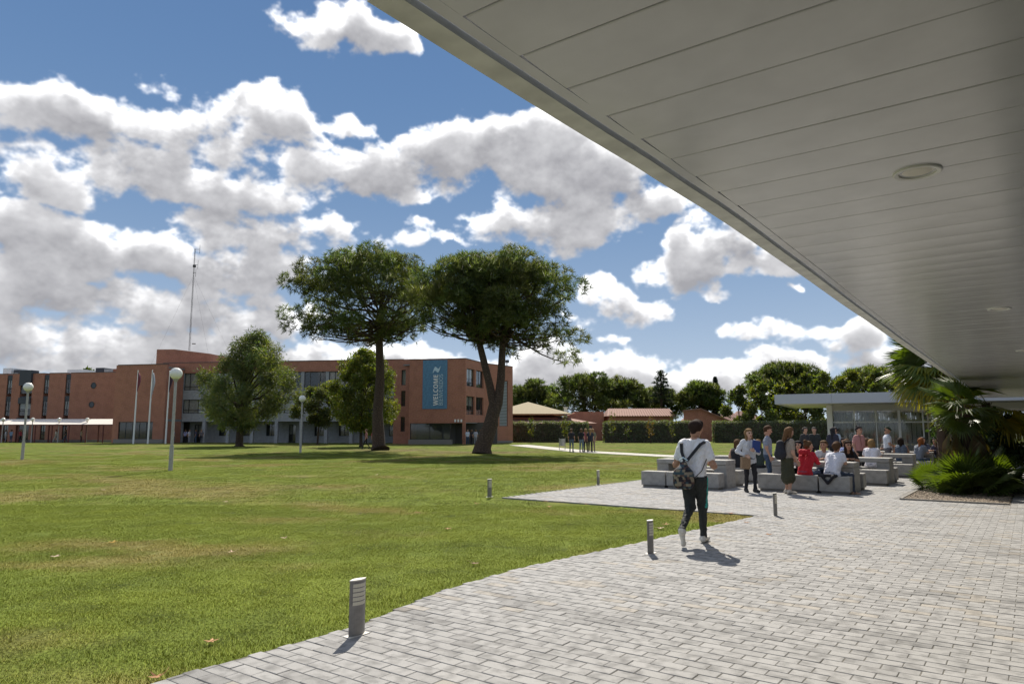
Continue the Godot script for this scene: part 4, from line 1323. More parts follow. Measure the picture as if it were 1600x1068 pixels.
	for i in sp.size():
		leafy_tree("sapling", "thin staked " + sp[i][2], Vector3(sp[i][0], 0, -sp[i][1]), rf(3.0, 3.8), 0.9, 1.0, 0.035, 15 if i != 3 else 5, k1, [Vector3(0.12, 0.13, 0.03), Vector3(0.20, 0.12, 0.05)][int(i == 4)], 0.4, Vector3.ZERO, "saplings before the hedges")
	# palms
	var gr := Color(0.105, 0.145, 0.038)
	var ye := Color(0.55, 0.40, 0.04)
	var br := Color(0.16, 0.10, 0.055)
	var lives := [frond(1.75, 34, 1.3, 0.25, [gr, gr * 1.25]), frond(1.9, 34, 1.32, 0.5, [gr * 0.9, gr * 1.1]), frond(1.8, 32, 1.25, 0.7, [gr * 1.2, Color(0.38, 0.33, 0.03)]), frond(1.7, 32, 1.2, 0.9, [Color(0.26, 0.24, 0.03), ye * 1.1])]
	M_dead = [frond(1.1, 26, 0.8, 1.2, [br, Color(0.28, 0.22, 0.13)]), frond(0.8, 22, 0.9, 1.0, [br * 1.3, Color(0.17, 0.18, 0.08)]), frond(0.6, 16, 0.95, 0.8, [Color(0.11, 0.12, 0.05), Color(0.30, 0.23, 0.14)])]
	fan_palm("tall fan palm with yellowing fronds poking past the canopy edge", Vector3(14.3, 0, -23.6), 3.75, 0.18, lives, 64, 12, 0.9)
	var greens := [frond(1.75, 30, 0.85, 0.25, [gr, gr * 1.25]), frond(1.9, 30, 0.88, 0.5, [gr * 0.9, gr * 1.1]), frond(1.6, 28, 0.62, 0.35, [gr * 0.9, Color(0.13, 0.16, 0.03)])]
	fan_palm("shorter fan palm with a brown skirt of dead fronds, nearest in the bed", Vector3(12.15, 0, -19.0), 2.25, 0.16, greens, 24, 40, 1.1)
	fan_palm("fan palm behind, its crown under the canopy edge at the right", Vector3(15.75, 0, -23.4), 2.55, 0.13, lives, 20, 6, 0.6)
	# low clumps: fronds from the ground
	var lows := [[11.75, 18.35, 1.05, 40, "dense low fan palm clump at the foot of the skirted palm"], [12.75, 19.4, 1.2, 26, "bright green low palm clump right of the skirted palm"], [11.6, 19.7, 0.8, 12, "small low palm clump at the left corner of the bed"]]
	for q in lows:
		var o := thing("palm_clump", q[4], "palm", Vector3(q[0], 0.02, -q[1]), 0, "low palm clumps in the gravel bed")
		for k in q[3]:
			var u: float = (k + 0.5) / q[3]
			var a: float = k * 2.39996
			var el := lerpf(1.4, 0.25, pow(u, 0.9)) + rf(-0.12, 0.12)
			var d := Vector3(cos(a) * cos(el), sin(el), sin(a) * cos(el))
			var x := Vector3(0, 1, 0).cross(d).normalized()
			part("frond", greens[k % 3], M.palm_leaf, o, Transform3D(Basis(x, d.cross(x), d).rotated(d, rf(-0.6, 0.6)).scaled_local(Vector3.ONE * rf(0.7, 1.0) * q[2]), Vector3(cos(a) * 0.1, 0.0, sin(a) * 0.1)))
	leafy_tree("shrub", "leafy dark shrub at the right end of the gravel bed", Vector3(15.6, 0, -23.8), 2.1, 2.6, 0.3, 0.05, 900, leaf_clump(12, 0.12, 0.13, 0.05), Vector3(0.05, 0.085, 0.028), 0.2)

func make_litter():
	# fallen plane leaves: five curled lobes, lying where the wind left them
	var defs := {"o": Color(0.46, 0.24, 0.11), "p": Color(0.62, 0.47, 0.34), "r": Color(0.30, 0.11, 0.05), "b": Color(0.17, 0.09, 0.05), "y": Color(0.6, 0.36, 0.06)}
	var words := {"o": "orange-brown", "p": "pale tan", "r": "reddish", "b": "dark brown", "y": "yellow"}
	var spots := [[-2.33,5.69,'o',"on the lawn nearest the camera, left of the front bollard"],[-3.76,9.71,'p',"large one in the middle of the near lawn"],[-3.45,10.93,'p',"curled one up and right of the large pale leaf"],[-6.54,16.38,'p',"small one far out on the lawn"],[-5.81,10.51,'y',"alone on the left part of the lawn"],[-11.2,19.61,'p',"on the lawn towards the left lamp post"],[-0.46,8.9,'b',"crumpled one on the lawn above the front bollard"],[-1.87,14.28,'r',"on the middle lawn, left of a brown one"],[-1.06,11.95,'o',"on the lawn between front and second bollards"],[-0.78,15.96,'o',"close to the small bollard at the plaza corner"],[0.78,16.52,'r',"at the grass edge by the plaza corner"],[0.79,15.32,'o',"just below the plaza corner edge"],[1.65,15.83,'r',"half way along the grass edge of the plaza"],[2.47,12.02,'p',"right of the second bollard"],[2.66,12.5,'o',"behind the second bollard"],[4.31,14.17,'r',"by the pointed tip of the lawn"],[4.15,12.75,'o',"on the paving just past the walker"],[4.03,11.31,'o',"flat one on the paving right of the walker"],[-4.97,26.17,'p',"far one in line with the single pine"],[3.65,12.92,'b',"under the tip of the lawn beside the walker"],[-2.35,4.9,'o',"at the bottom edge by the corner of the paving"],[-5.92,9.38,'p',"tiny one at the far left of the lawn"],[-5.54,20.69,'r',"on the lawn below the willow-like tree"]]
	for q in spots:
		var b := MB.new()
		var s := rf(0.055, 0.08)
		var curl := rf(0.1, 0.35)
		var rim := []
		for k in 20:
			var a := TAU * k / 20
			var rr := s * (0.62 + 0.38 * cos(a * 5)) * (1.0 - 0.35 * maxf(0.0, cos(a - PI)))
			if k % 2: rr *= rf(0.8, 1.0)
			rim.append(Vector3(cos(a) * rr, rr * rr / s * curl * (1.0 + 0.7 * sin(a * 2 + s * 90)), sin(a) * rr))
		for k in 20: b.tri(Vector3(0, 0.004, 0), rim[(k + 1) % 20], rim[k])
		var p := Vector3(q[0], 0.034, -q[1])
		var o := thing("fallen_leaf", "%s fallen leaf %s" % [words[q[2]], q[3]], "leaf", p, rf(0, TAU), "fallen leaves")
		var c: Color = defs[q[2]] * rf(0.85, 1.15)
		var m := mat(c.r, c.g, c.b, 0.8)
		m.backlight_enabled = true
		m.backlight = Color(0.4, 0.3, 0.2)
		put("blade", b, m, o)
		b = MB.new()
		b.path([Vector3(-s * 0.2, 0.006, 0), Vector3(-s * 0.9, 0.012, 0.01), Vector3(-s * 1.4, 0.03, 0.03)], [0.002, 0.002, 0.0015], 4)
		put("stalk", b, m, o)

# ---------------------------------------------------------------- street furniture
func make_bollard() -> Node3D:
	var t := thing("bollard_light", "x", "bollard", Vector3.ZERO, 0, "louvred bollard lights along the lawn edge")
	var W := 0.085
	var D := 0.034
	var arc := []
	for k in 9:
		var u := -1.0 + k / 4.0
		arc.append(Vector2(u * W, D * (1 - u * u)))
	var poly := PackedVector2Array()
	for p in arc: poly.append(Vector2(p.x, p.y))
	for k in range(7, 0, -1): poly.append(Vector2(arc[k].x, -arc[k].y))
	var b := MB.new()
	b.prism(poly, 0.0, 0.425)
	put("body", b, M.bollard, t)
	b = MB.new()
	var big := PackedVector2Array()
	for p in poly: big.append(p * 1.03)
	b.prism(big, 0.4251, 0.434)
	put("cap", b, M.cap, t)
	b = MB.new()
	b.box(Vector3(0, 0.003, 0), Vector3(0.205, 0.006, 0.085), Basis.IDENTITY, 0.001)
	put("base_plate", b, M.cap, t)
	for k in 5:
		b = MB.new()
		var y := 0.238 + k * 0.0345
		for i in range(1, 7):
			var p: Vector2 = arc[i]; var q: Vector2 = arc[i + 1]
			var e := 0.0035
			b._face(Vector3(p.x, y, p.y + 0.001), Vector3(q.x, y, q.y + 0.001), Vector3(q.x, y + 0.027, q.y + e), Vector3(p.x, y + 0.027, p.y + e), Vector3(0, 0, 1))
			b._face(Vector3(p.x, y + 0.027, p.y + e), Vector3(q.x, y + 0.027, q.y + e), Vector3(q.x, y + 0.027, q.y - 0.004), Vector3(p.x, y + 0.027, p.y - 0.004), Vector3.UP)
		put("louvre", b, M.louvre_light, t)
	return t

func make_furniture():
	var b: MB
	var proto := make_bollard()
	var turn := atan2(-E1.x, -E1.z)
	var spots := [[-1.24, 5.86, "front bollard light on the paving edge nearest the camera"], [1.84, 9.61, "second bollard light, just left of the walker"], [5.04, 13.76, "bollard light on the paving right of the lawn tip"], [-0.55, 17.6, "small bollard light at the left corner of the plaza"], [2.64, 21.9, "farthest bollard light on the lawn side of the plaza"]]
	for i in spots.size():
		var o := proto if i == 0 else proto.duplicate()
		if i > 0:
			o.name = numbered("bollard_light")
			add_child(o)
		o.position = Vector3(spots[i][0], 0.03 if i < 4 else 0.0, -spots[i][1])
		o.rotation.y = turn
		o.set_meta("label", spots[i][2])
	# lamp posts
	var lamps := [[-27.69, 40.28, 4.1, "white globe lamp post at the far left of the lawn"], [-14.1, 29.47, 4.0, "nearest white globe lamp post on the lawn, right of the flagpoles"], [-15.73, 52.9, 4.0, "white globe lamp post in the middle, before the grey facade"], [-69.0, 96, 3.1, "tiny globe lamp behind the leftmost lamp post"], [-65.0, 96, 3.1, "tiny globe lamp by the covered walk, second from the left"], [-61.4, 96, 3.1, "tiny globe lamp by the covered walk, third from the left"], [-57.6, 96, 3.1, "tiny globe lamp by the covered walk, nearest the brick corner"]]
	for q in lamps:
		var t := thing("globe_lamp_post", q[3], "lamp post", Vector3(q[0], 0, -q[1]), 0, "globe lamp posts")
		b = MB.new()
		var h: float = q[2] - 0.25
		b.path([Vector3.ZERO, Vector3(0, 1.0, 0), Vector3(0, 1.02, 0), Vector3(0, h, 0)], [0.085, 0.083, 0.062, 0.055], 12)
		put("pole", b, M.pole, t)
		b = MB.new()
		b.lathe(Vector3(0, h - 0.02, 0), [Vector2(0.06, -0.06), Vector2(0.09, 0.0), Vector2(0.12, 0.05), Vector2(0.10, 0.07)], 14)
		put("collar", b, M.pole, t)
		b = MB.new()
		b.ball(Vector3(0, h + 0.26, 0), Vector3(0.25, 0.25, 0.25), 24)
		put("globe", b, M.globe, t)
	# flagpoles
	var fl := [[-46.9, 88.0, "left flagpole with a reddish furled flag", M.flag_red], [-45.1, 88.0, "middle flagpole with a white furled flag", M.flag_white], [-43.2, 88.6, "right flagpole with a dark furled flag", M.flag_dark]]
	for q in fl:
		var t := thing("flagpole", q[2], "flagpole", Vector3(q[0], 0, -q[1]), 0, "flagpoles before the brick building")
		b = MB.new()
		b.path([Vector3.ZERO, Vector3(0, 4, 0), Vector3(0, 9.0, 0)], [0.11, 0.095, 0.05], 10)
		b.ball(Vector3(0, 9.05, 0), Vector3(0.08, 0.08, 0.08), 8)
		put("pole", b, M.white_metal, t)
		b = MB.new()   # cloth hanging in folds
		var n := 9
		var len_ := 3.2 if q[3] == M.flag_white else 2.4
		for k in n:
			for j in 6:
				var f := func(i: int, r: int) -> Vector3:
					var v := r / 6.0
					return Vector3(0.07 + (0.07 + 0.27 * sin(PI * v) * 0.8) * i / n * 1.2, 8.8 - len_ * v * (1.0 - 0.25 * i / n), 0.09 * sin(i * 1.9 + v * 2))
				b.quad(f.call(k, j + 1), f.call(k + 1, j + 1), f.call(k + 1, j), f.call(k, j))
		put("flag", b, q[3], t)
	# waste bin
	var t := thing("waste_bin", "small grey waste bin on posts beside the path", "bin", Vector3(4.2, 0, -59.5))
	b = MB.new()
	b.lathe(Vector3.ZERO, [Vector2(0.0, 0.35), Vector2(0.19, 0.35), Vector2(0.21, 0.95), Vector2(0.19, 0.95), Vector2(0.17, 0.4), Vector2(0.0, 0.4)], 16)
	put("basket", b, M.pole, t)
	for s in [-0.24, 0.24]:
		b = MB.new()
		b.tube(Vector3(s, 0, 0), Vector3(s, 1.0, 0), 0.03, 0.03, 6)
		put("post", b, M.pole, t)
	# concrete picnic sets: local x runs right along -E1, z towards the camera along -E2
	var bs := Basis(-E1, Vector3.UP, -E2)
	var seatm := MB.new()
	seatm.box(Vector3(0, 0.255, 0), Vector3(0.74, 0.39, 0.46), Basis.IDENTITY, 0.012)
	var seat_mesh := seatm.mesh()
	var plm := MB.new()
	plm.box(Vector3(0, 0.03, 0), Vector3(0.66, 0.06, 0.38))
	var plinth_mesh := plm.mesh()
	var topm := MB.new()
	topm.box(Vector3(0, 0.715, 0), Vector3(2.1, 0.13, 0.8), Basis.IDENTITY, 0.012)
	var top_mesh := topm.mesh()
	var legm := MB.new()
	legm.box(Vector3(0, 0.324, 0), Vector3(0.36, 0.648, 0.74), Basis.IDENTITY, 0.012)
	var leg_mesh := legm.mesh()
	var where := ["the empty table by the walker", "the red jacket table", "the left rear table", "the flowered shirt table", "the table of the woman in pink", "the farthest table"]
	for i in TABLES.size():
		var c := Vector3(TABLES[i][0], 0.03, -TABLES[i][1])
		var o := thing("picnic_table", ["speckled concrete table nearest the walker, with nobody at it", "speckled concrete table where the red jacketed person sits", "speckled concrete table behind the woman with the paper bag", "speckled concrete table under the floral and white shirts", "speckled concrete table beside the woman in pink", "farthest speckled concrete table next to the palm clump"][i], "table", c, bs.get_euler().y, "concrete picnic tables")
		part("tabletop", top_mesh, M.terrazzo, o)
		for s in [-0.87, 0.87]: part("leg", leg_mesh, M.terrazzo, o, Transform3D(Basis.IDENTITY, Vector3(s, 0, 0)))
		for side in 2:
			for k in 3:
				var z: float = 0.86 if side == 0 else -0.86
				var p := c + bs * Vector3((k - 1) * 0.78 - 0.08, 0, z)
				var s := thing("stone_seat", "%s concrete block seat on %s side of %s" % [["left", "middle", "right"][k], ["near", "far"][side], where[i]], "seat", p, bs.get_euler().y + rf(-0.03, 0.03), "concrete block seats")
				part("block", seat_mesh, M.terrazzo, s)
				part("plinth", plinth_mesh, M.concrete, s)
	# open white folder standing on the rear table
	t = thing("white_folder", "pale open folder propped on the table behind the standing women", "folder", Vector3(7.95, 0.81, -22.6), 0.3)
	b = MB.new()
	b.box(Vector3(0, 0.12, 0), Vector3(0.42, 0.25, 0.006), Basis.from_euler(Vector3(-0.35, 0, 0)))
	put("cover", b, M.white_metal, t)
	b = MB.new()
	b.box(Vector3(0, 0.004, 0.13), Vector3(0.42, 0.006, 0.25))
	put("page", b, M.white_metal, t)

const TABLES := [[5.39, 20.94], [8.32, 19.59], [7.72, 23.4], [10.8, 22.5], [13.5, 26.0], [15.6, 28.4]]

# ---------------------------------------------------------------- people
# bones are tapered capsules joined by a smooth minimum and meshed as surface nets
func net(b: MB, bones: Array, cell: float, k: float, fold := 0.0):
	var lo := Vector3.ONE * 1e9
	var hi := -lo
	for q in bones:
		var r := Vector3.ONE * (maxf(q[2], q[3]) + k * 0.5 + cell * 2.5)
		lo = lo.min((q[0] as Vector3).min(q[1]) - r)
		hi = hi.max((q[0] as Vector3).max(q[1]) + r)
	var nx := int((hi.x - lo.x) / cell) + 2
	var ny := int((hi.y - lo.y) / cell) + 2
	var nz := int((hi.z - lo.z) / cell) + 2
	var g := PackedFloat32Array()
	g.resize(nx * ny * nz); g.fill(0.3)
	var raw := PackedFloat32Array()
	raw.resize(nx * ny * nz); raw.fill(9.0)
	var id := PackedInt32Array()
	id.resize(nx * ny * nz)
	for bi in bones.size():
		var q: Array = bones[bi]
		var a: Vector3 = q[0]
		var c: Vector3 = q[1]
		var ra: float = q[2]
		var dr: float = q[3] - ra
		var ba := c - a
		var inv := 1.0 / maxf(ba.length_squared(), 1e-8)
		var m := Vector3.ONE * (maxf(ra, q[3]) + k * 0.6 + cell * 1.8)
		var p0 := ((a.min(c) - m - lo) / cell)
		var p1 := ((a.max(c) + m - lo) / cell)
		for z in range(maxi(0, int(p0.z)), mini(nz - 1, int(p1.z) + 1) + 1):
			for y in range(maxi(0, int(p0.y)), mini(ny - 1, int(p1.y) + 1) + 1):
				var row := (z * ny + y) * nx
				for x in range(maxi(0, int(p0.x)), mini(nx - 1, int(p1.x) + 1) + 1):
					var pa := lo + Vector3(x, y, z) * cell - a
					var t := clampf(pa.dot(ba) * inv, 0.0, 1.0)
					var d := (pa - ba * t).length() - ra - dr * t
					var i := row + x
					var o := g[i]
					var h := maxf(k - absf(o - d), 0.0) / k
					g[i] = minf(o, d) - h * h * k * 0.25
					if d < raw[i]:
						raw[i] = d
						id[i] = bi
	var off := [0, 1, nx, nx + 1, nx * ny, nx * ny + 1, nx * ny + nx, nx * ny + nx + 1]
	var vi := {}
	var pts := PackedVector3Array()
	var nor := PackedVector3Array()
	var col := PackedColorArray()
	var lim := cell * 2.0
	for z in nz - 1:
		for y in ny - 1:
			var row := (z * ny + y) * nx
			for x in nx - 1:
				var i := row + x
				if absf(g[i]) > lim: continue
				var mask := 0
				for e in 8:
					if g[i + off[e]] < 0.0: mask |= 1 << e
				if mask == 0 or mask == 255: continue
				var s := Vector3.ZERO
				var n := 0
				for e in 8:
					for ax in 3:
						if e & (1 << ax): continue
						var f: int = e | (1 << ax)
						var u := g[i + off[e]]
						var w := g[i + off[f]]
						if (u < 0.0) == (w < 0.0): continue
						var t := u / (u - w)
						var p := Vector3(e & 1, (e >> 1) & 1, (e >> 2) & 1)
						p[ax] = t
						s += p
						n += 1
				var g0 := g[i]; var g1 := g[i + off[1]]; var g2 := g[i + off[2]]; var g3 := g[i + off[3]]
				var g4 := g[i + off[4]]; var g5 := g[i + off[5]]; var g6 := g[i + off[6]]; var g7 := g[i + off[7]]
				vi[i] = pts.size()
				pts.append(lo + (Vector3(x, y, z) + s / n) * cell)
				nor.append(Vector3(g1 + g3 + g5 + g7 - g0 - g2 - g4 - g6, g2 + g3 + g6 + g7 - g0 - g1 - g4 - g5, g4 + g5 + g6 + g7 - g0 - g1 - g2 - g3).normalized())
				var best := 0
				for e in range(1, 8):
					if raw[i + off[e]] < raw[i + off[best]]: best = e
				col.append(bones[id[i + off[best]]][4])
	if fold > 0.0:   # creases of the cloth
		for i in pts.size():
			var q := pts[i]
			var f := noise.get_noise_3d(q.x * 1500.0, q.y * 900.0 + q.x * 500.0, q.z * 1500.0)
			var gr := Vector3(noise.get_noise_3d(q.x * 1500.0 + 15.0, q.y * 900.0 + q.x * 500.0, q.z * 1500.0) - f, noise.get_noise_3d(q.x * 1500.0, q.y * 900.0 + q.x * 500.0 + 15.0, q.z * 1500.0) - f, noise.get_noise_3d(q.x * 1500.0, q.y * 900.0 + q.x * 500.0, q.z * 1500.0 + 15.0) - f)
			pts[i] = q + nor[i] * f * fold
			nor[i] = (nor[i] - gr * fold * 90.0).normalized()
	var stepx := [1, nx, nx * ny]
	for i in vi:
		for ax in 3:
			var j: int = i + stepx[ax]
			if (g[i] < 0.0) == (g[j] < 0.0): continue
			var s1: int = stepx[(ax + 1) % 3]
			var s2: int = stepx[(ax + 2) % 3]
			if not (vi.has(i - s1) and vi.has(i - s2) and vi.has(i - s1 - s2)): continue
			var q := [vi[i], vi[i - s1], vi[i - s1 - s2], vi[i - s2]]
			if g[i] >= 0.0: q.reverse()
			for t in [[0, 1, 2], [0, 2, 3]]:
				for w in [t[0], t[2], t[1]]:
					b.v.append(pts[q[w]]); b.n.append(nor[q[w]]); b.c.append(col[q[w]])

func hand(b: MB, wrist: Vector3, dir: Vector3, palm: Vector3, left: bool, skin: Color, curl: float):
	var d := dir.normalized()
	var s := palm.cross(d).normalized() * (1.0 if left else -1.0)   # towards the thumb
	var p := s.cross(d).normalized()
	if p.dot(palm) < 0: p = -p
	var bones := []
	for k in 4:
		var o := wrist + s * (0.03 - 0.02 * k)
		bones.append([wrist + s * (0.014 - 0.01 * k), o + d * 0.085, 0.016, 0.012, skin])
		var l: float = [0.068, 0.076, 0.072, 0.056][k]
		var k0 := o + d * 0.09
		var k1 := k0 + (d * cos(curl) + p * sin(curl)).normalized() * l * 0.55
		var k2 := k1 + (d * cos(curl * 2.2) + p * sin(curl * 2.2)).normalized() * l * 0.5
		bones.append([k0, k1, 0.0095, 0.0088, skin]); bones.append([k1, k2, 0.0088, 0.0075, skin])
	var t0 := wrist + s * 0.03 + d * 0.025
	var t1 := t0 + (s * 0.75 + d * 0.7 + p * 0.3).normalized() * 0.042
	bones.append([wrist + s * 0.012, t0, 0.016, 0.014, skin]); bones.append([t0, t1, 0.013, 0.0105, skin])
	bones.append([t1, t1 + (d + p * 0.6 + s * 0.1).normalized() * 0.034, 0.0105, 0.009, skin])
	bones.append([wrist - d * 0.03, wrist + d * 0.02, 0.026, 0.026, skin])
	net(b, bones, 0.0062, 0.008)

const SKINS := [Color(0.46, 0.27, 0.19), Color(0.38, 0.215, 0.145), Color(0.52, 0.33, 0.245)]

func person(label: String, at: Vector3, turn: float, P: Dictionary, group := "") -> Node3D:
	var t := thing("person", label, "person", at, turn, group)
	var cell: float = P.get("cell", 0.02)
	var skin: Color = SKINS[P.get("skin", 0)]
	var hair: Color = P.get("hair", Color(0.035, 0.022, 0.016))
	var shirt: Color = P.shirt
	var pants: Color = P.pants
	var shoe: Color = P.get("shoe", Color(0.05, 0.05, 0.055))
	var w: float = P.get("w", 1.0)
	var hips: Vector3 = P.get("hips", Vector3(0, 0.94, 0))
	var chest: Vector3 = P.get("chest", hips + Vector3(0, 0.36, 0.0))
	var tw: float = P.get("twist", 0.0)
	var lat := Vector3(cos(tw), 0, -sin(tw))
	var up := (chest - hips).normalized()
	var B := []
	B.append([hips + Vector3(-0.07 * w, -0.05, 0), hips + Vector3(0.07 * w, -0.05, 0), 0.115 * w, 0.115 * w, pants])
	for s in [-1, 1]:
		B.append([hips + Vector3(0.065 * w * s, 0.02, 0), chest + lat * 0.095 * w * s, 0.115 * w, 0.118 * w, shirt])
	B.append([chest - lat * 0.13 * w + up * 0.10, chest + lat * 0.13 * w + up * 0.10, 0.062, 0.062, shirt])
	if P.has("hem"):   # loose lower edge of a top
		B.append([hips + Vector3(-0.08 * w, -0.08, 0), hips + Vector3(0.08 * w, -0.08, 0), 0.122 * w, 0.122 * w, shirt])
	var headc: Vector3 = chest + up * 0.14 + P.get("head_off", Vector3(0, 0.18, 0.03))
	B.append([chest + up * 0.10, headc - Vector3(0, 0.05, 0.01), 0.058, 0.05, shirt if P.get("high", false) else skin])
	var sleeve: String = P.get("sleeve", "s")
	var arms: Array = P.arms
	for i in 2:
		var s := 1 - 2 * i
		var sh := chest + lat * 0.175 * w * s + up * 0.085
		var el: Vector3 = arms[i][0]
		var wr: Vector3 = arms[i][1]
		var cs: Color = skin if sleeve == "n" else shirt
		var thick := 0.012 if sleeve != "n" else 0.0
		B.append([sh, sh.lerp(el, 0.62), 0.052 + thick, 0.046 + thick * 1.2, cs])
		B.append([sh.lerp(el, 0.6), el, 0.044 + (thick if sleeve == "l" else 0.0), 0.039 + (thick if sleeve == "l" else 0.0), shirt if sleeve == "l" else skin])
		B.append([el, wr, 0.039 + (thick if sleeve == "l" else 0.0), 0.027 + (thick if sleeve == "l" else 0.0), shirt if sleeve == "l" else skin])
		if cell > 0.025: B.append([wr, wr + (wr - el).normalized() * 0.12, 0.032, 0.026, skin])
	var legs: Array = P.legs
	var bare: String = P.get("leg", "l")
	for i in 2:
		var s := 1 - 2 * i
		var hp := hips + Vector3(0.09 * w * s, -0.06, 0)
		var kn: Vector3 = legs[i][0]
		var an: Vector3 = legs[i][1]
		var toe: Vector3 = legs[i][2]
		var pc: Color = pants
		B.append([hp, kn, 0.088 * w + P.get("thigh", 0.0), 0.060 + P.get("thigh", 0.0) * 0.7, pc if bare != "n" else skin])
		B.append([kn, an, 0.058 + P.get("thigh", 0.0) * 0.6 if bare == "l" else 0.052, 0.042 if bare == "l" else 0.036, pc if bare == "l" else skin])
		if bare == "s": B.append([hp, hp.lerp(kn, 0.7), 0.1, 0.09, pants])
		var heel := an + Vector3(0, -0.045, 0) - (toe - an).normalized() * 0.03
		B.append([an, heel, 0.038, 0.042, shoe]); B.append([heel, toe, 0.042, 0.034, shoe])
	for q in P.get("extra", []): B.append(q)
	var b := MB.new()
	# head
	var hb := Basis.from_euler(Vector3(P.get("pitch", 0.0), P.get("yaw", 0.0), P.get("roll", 0.0)))
	var hf := func(x: float, y: float, z: float) -> Vector3: return headc + hb * Vector3(x, y, z)
	var lip := Color(skin.r * 0.8, skin.g * 0.5, skin.b * 0.5)
	var HB := [[hf.call(0, 0.035, -0.02), hf.call(0, 0.02, 0.015), 0.092, 0.084, skin], [hf.call(0, -0.01, 0.02), hf.call(0, -0.07, 0.045), 0.075, 0.048, skin],
		[hf.call(0, -0.095, 0.065), hf.call(0, -0.095, 0.06), 0.026, 0.026, skin], [hf.call(0, 0.015, 0.095), hf.call(0, -0.024, 0.112), 0.011, 0.016, skin],
		[hf.call(0.0, -0.09, -0.03), hf.call(0.0, -0.02, -0.03), 0.06, 0.07, skin]]
	for s in [-1, 1]:
		HB.append([hf.call(0.088 * s, 0.01, -0.012), hf.call(0.084 * s, -0.025, -0.005), 0.017, 0.012, skin])
		HB.append([hf.call(0.033 * s, 0.018, 0.089), hf.call(0.033 * s, 0.018, 0.091), 0.011, 0.011, Color(0.03, 0.02, 0.015)])
		HB.append([hf.call(0.02 * s, 0.04, 0.096), hf.call(0.048 * s, 0.038, 0.086), 0.007, 0.006, hair])
	HB.append([hf.call(-0.02, -0.062, 0.09), hf.call(0.02, -0.062, 0.09), 0.010, 0.010, lip])
	var H := [[hf.call(0, 0.07, -0.012), hf.call(0, 0.04, -0.042), 0.079, 0.086, hair], [hf.call(-0.03, 0.02, -0.05), hf.call(0.03, 0.02, -0.05), 0.078, 0.078, hair], [hf.call(-0.045, 0.085, 0.0), hf.call(0.045, 0.085, 0.0), 0.049, 0.049, hair], [hf.call(-0.03, 0.088, 0.045), hf.call(0.04, 0.092, 0.05), 0.034, 0.034, hair], [hf.call(0, 0.0, -0.055), hf.call(0, -0.075, -0.052), 0.068, 0.05, hair]]
	for s in [-1, 1]: H.append([hf.call(0.062 * s, 0.055, -0.01), hf.call(0.066 * s, 0.015, -0.035), 0.032, 0.027, hair])
	var style: String = P.get("style", "short")
	if style == "long":
		for s in [-1, 1]: H.append([hf.call(0.066 * s, 0.02, -0.02), hf.call(0.085 * s, -0.22, 0.0), 0.042, 0.034, hair])
		H.append([hf.call(0, -0.02, -0.07), hf.call(0, -0.34, -0.115), 0.068, 0.05, hair])
	elif style == "bob":
		for s in [-1, 1]: H.append([hf.call(0.064 * s, 0.03, -0.02), hf.call(0.08 * s, -0.12, -0.01), 0.045, 0.035, hair])
		H.append([hf.call(0, -0.0, -0.07), hf.call(0, -0.11, -0.075), 0.066, 0.055, hair])
	elif style == "pony":
		H.append([hf.call(0, 0.06, -0.11), hf.call(0, 0.02, -0.15), 0.03, 0.034, hair]); H.append([hf.call(0, 0.02, -0.15), hf.call(0, -0.24, -0.16), 0.034, 0.018, hair])
	elif style == "bun":
		H.append([hf.call(0, 0.12, -0.08), hf.call(0, 0.13, -0.09), 0.05, 0.05, hair])
	elif style == "cap":
		H = [[hf.call(0, 0.065, -0.02), hf.call(0, 0.06, 0.01), 0.092, 0.09, P.cap], [hf.call(-0.04, 0.055, 0.11), hf.call(0.04, 0.055, 0.11), 0.03, 0.03, P.cap], [hf.call(0, -0.02, -0.055), hf.call(0, 0.0, -0.055), 0.06, 0.06, hair]]
	if cell > 0.025:
		for q in HB.slice(0, 5): B.append(q)
		for q in H: B.append(q)
		net(b, B, cell, 0.03)
		put("body", b, M.cloth, t)
		return t
	net(b, B, cell, 0.035, 0.014)
	net(b, HB, 0.0085, 0.012)
	for i in 2:
		var dr: Vector3 = arms[i][1] - arms[i][0]
		var pd: Vector3 = arms[i][2] if arms[i].size() > 2 else Vector3(-1 + 2 * i, 0, 0)
		hand(b, arms[i][1] + dr.normalized() * 0.015, dr, pd, i == 0, skin, P.get("curl", 0.35))
	put("body", b, M.cloth, t)
	b = MB.new()
	net(b, H, 0.011, 0.022)
	put("hair" if style != "cap" else "cap", b, M.hair, t)
	return t

func stand_legs(spread := 0.1, fwd := 0.0) -> Array:
	return [[Vector3(spread, 0.5, 0.03 + fwd), Vector3(spread * 1.1, 0.085, fwd), Vector3(spread * 1.4, 0.035, 0.15 + fwd)], [Vector3(-spread, 0.5, 0.03), Vector3(-spread * 1.1, 0.085, -0.02), Vector3(-spread * 1.4, 0.035, 0.13)]]

func sit_legs(z := 0.44, sx := 0.11, tuck := 0.0) -> Array:
	return [[Vector3(sx, 0.52, z), Vector3(sx, 0.085, z + 0.02 - tuck), Vector3(sx * 1.15, 0.035, z + 0.17 - tuck)], [Vector3(-sx, 0.52, z), Vector3(-sx, 0.085, z + 0.04 - tuck), Vector3(-sx * 1.15, 0.035, z + 0.19 - tuck)]]

func hang_arms(y := 0.94, x := 0.24) -> Array:
	return [[Vector3(x, y + 0.18, -0.03), Vector3(x + 0.01, y - 0.06, 0.06)], [Vector3(-x, y + 0.18, -0.03), Vector3(-x - 0.01, y - 0.06, 0.06)]]

func on_table_arms() -> Array:   # forearms resting ahead of a seated body
	return [[Vector3(0.25, 0.80, 0.22), Vector3(0.10, 0.86, 0.43), Vector3(0, -1, 0)], [Vector3(-0.25, 0.80, 0.22), Vector3(-0.10, 0.86, 0.43), Vector3(0, -1, 0)]]

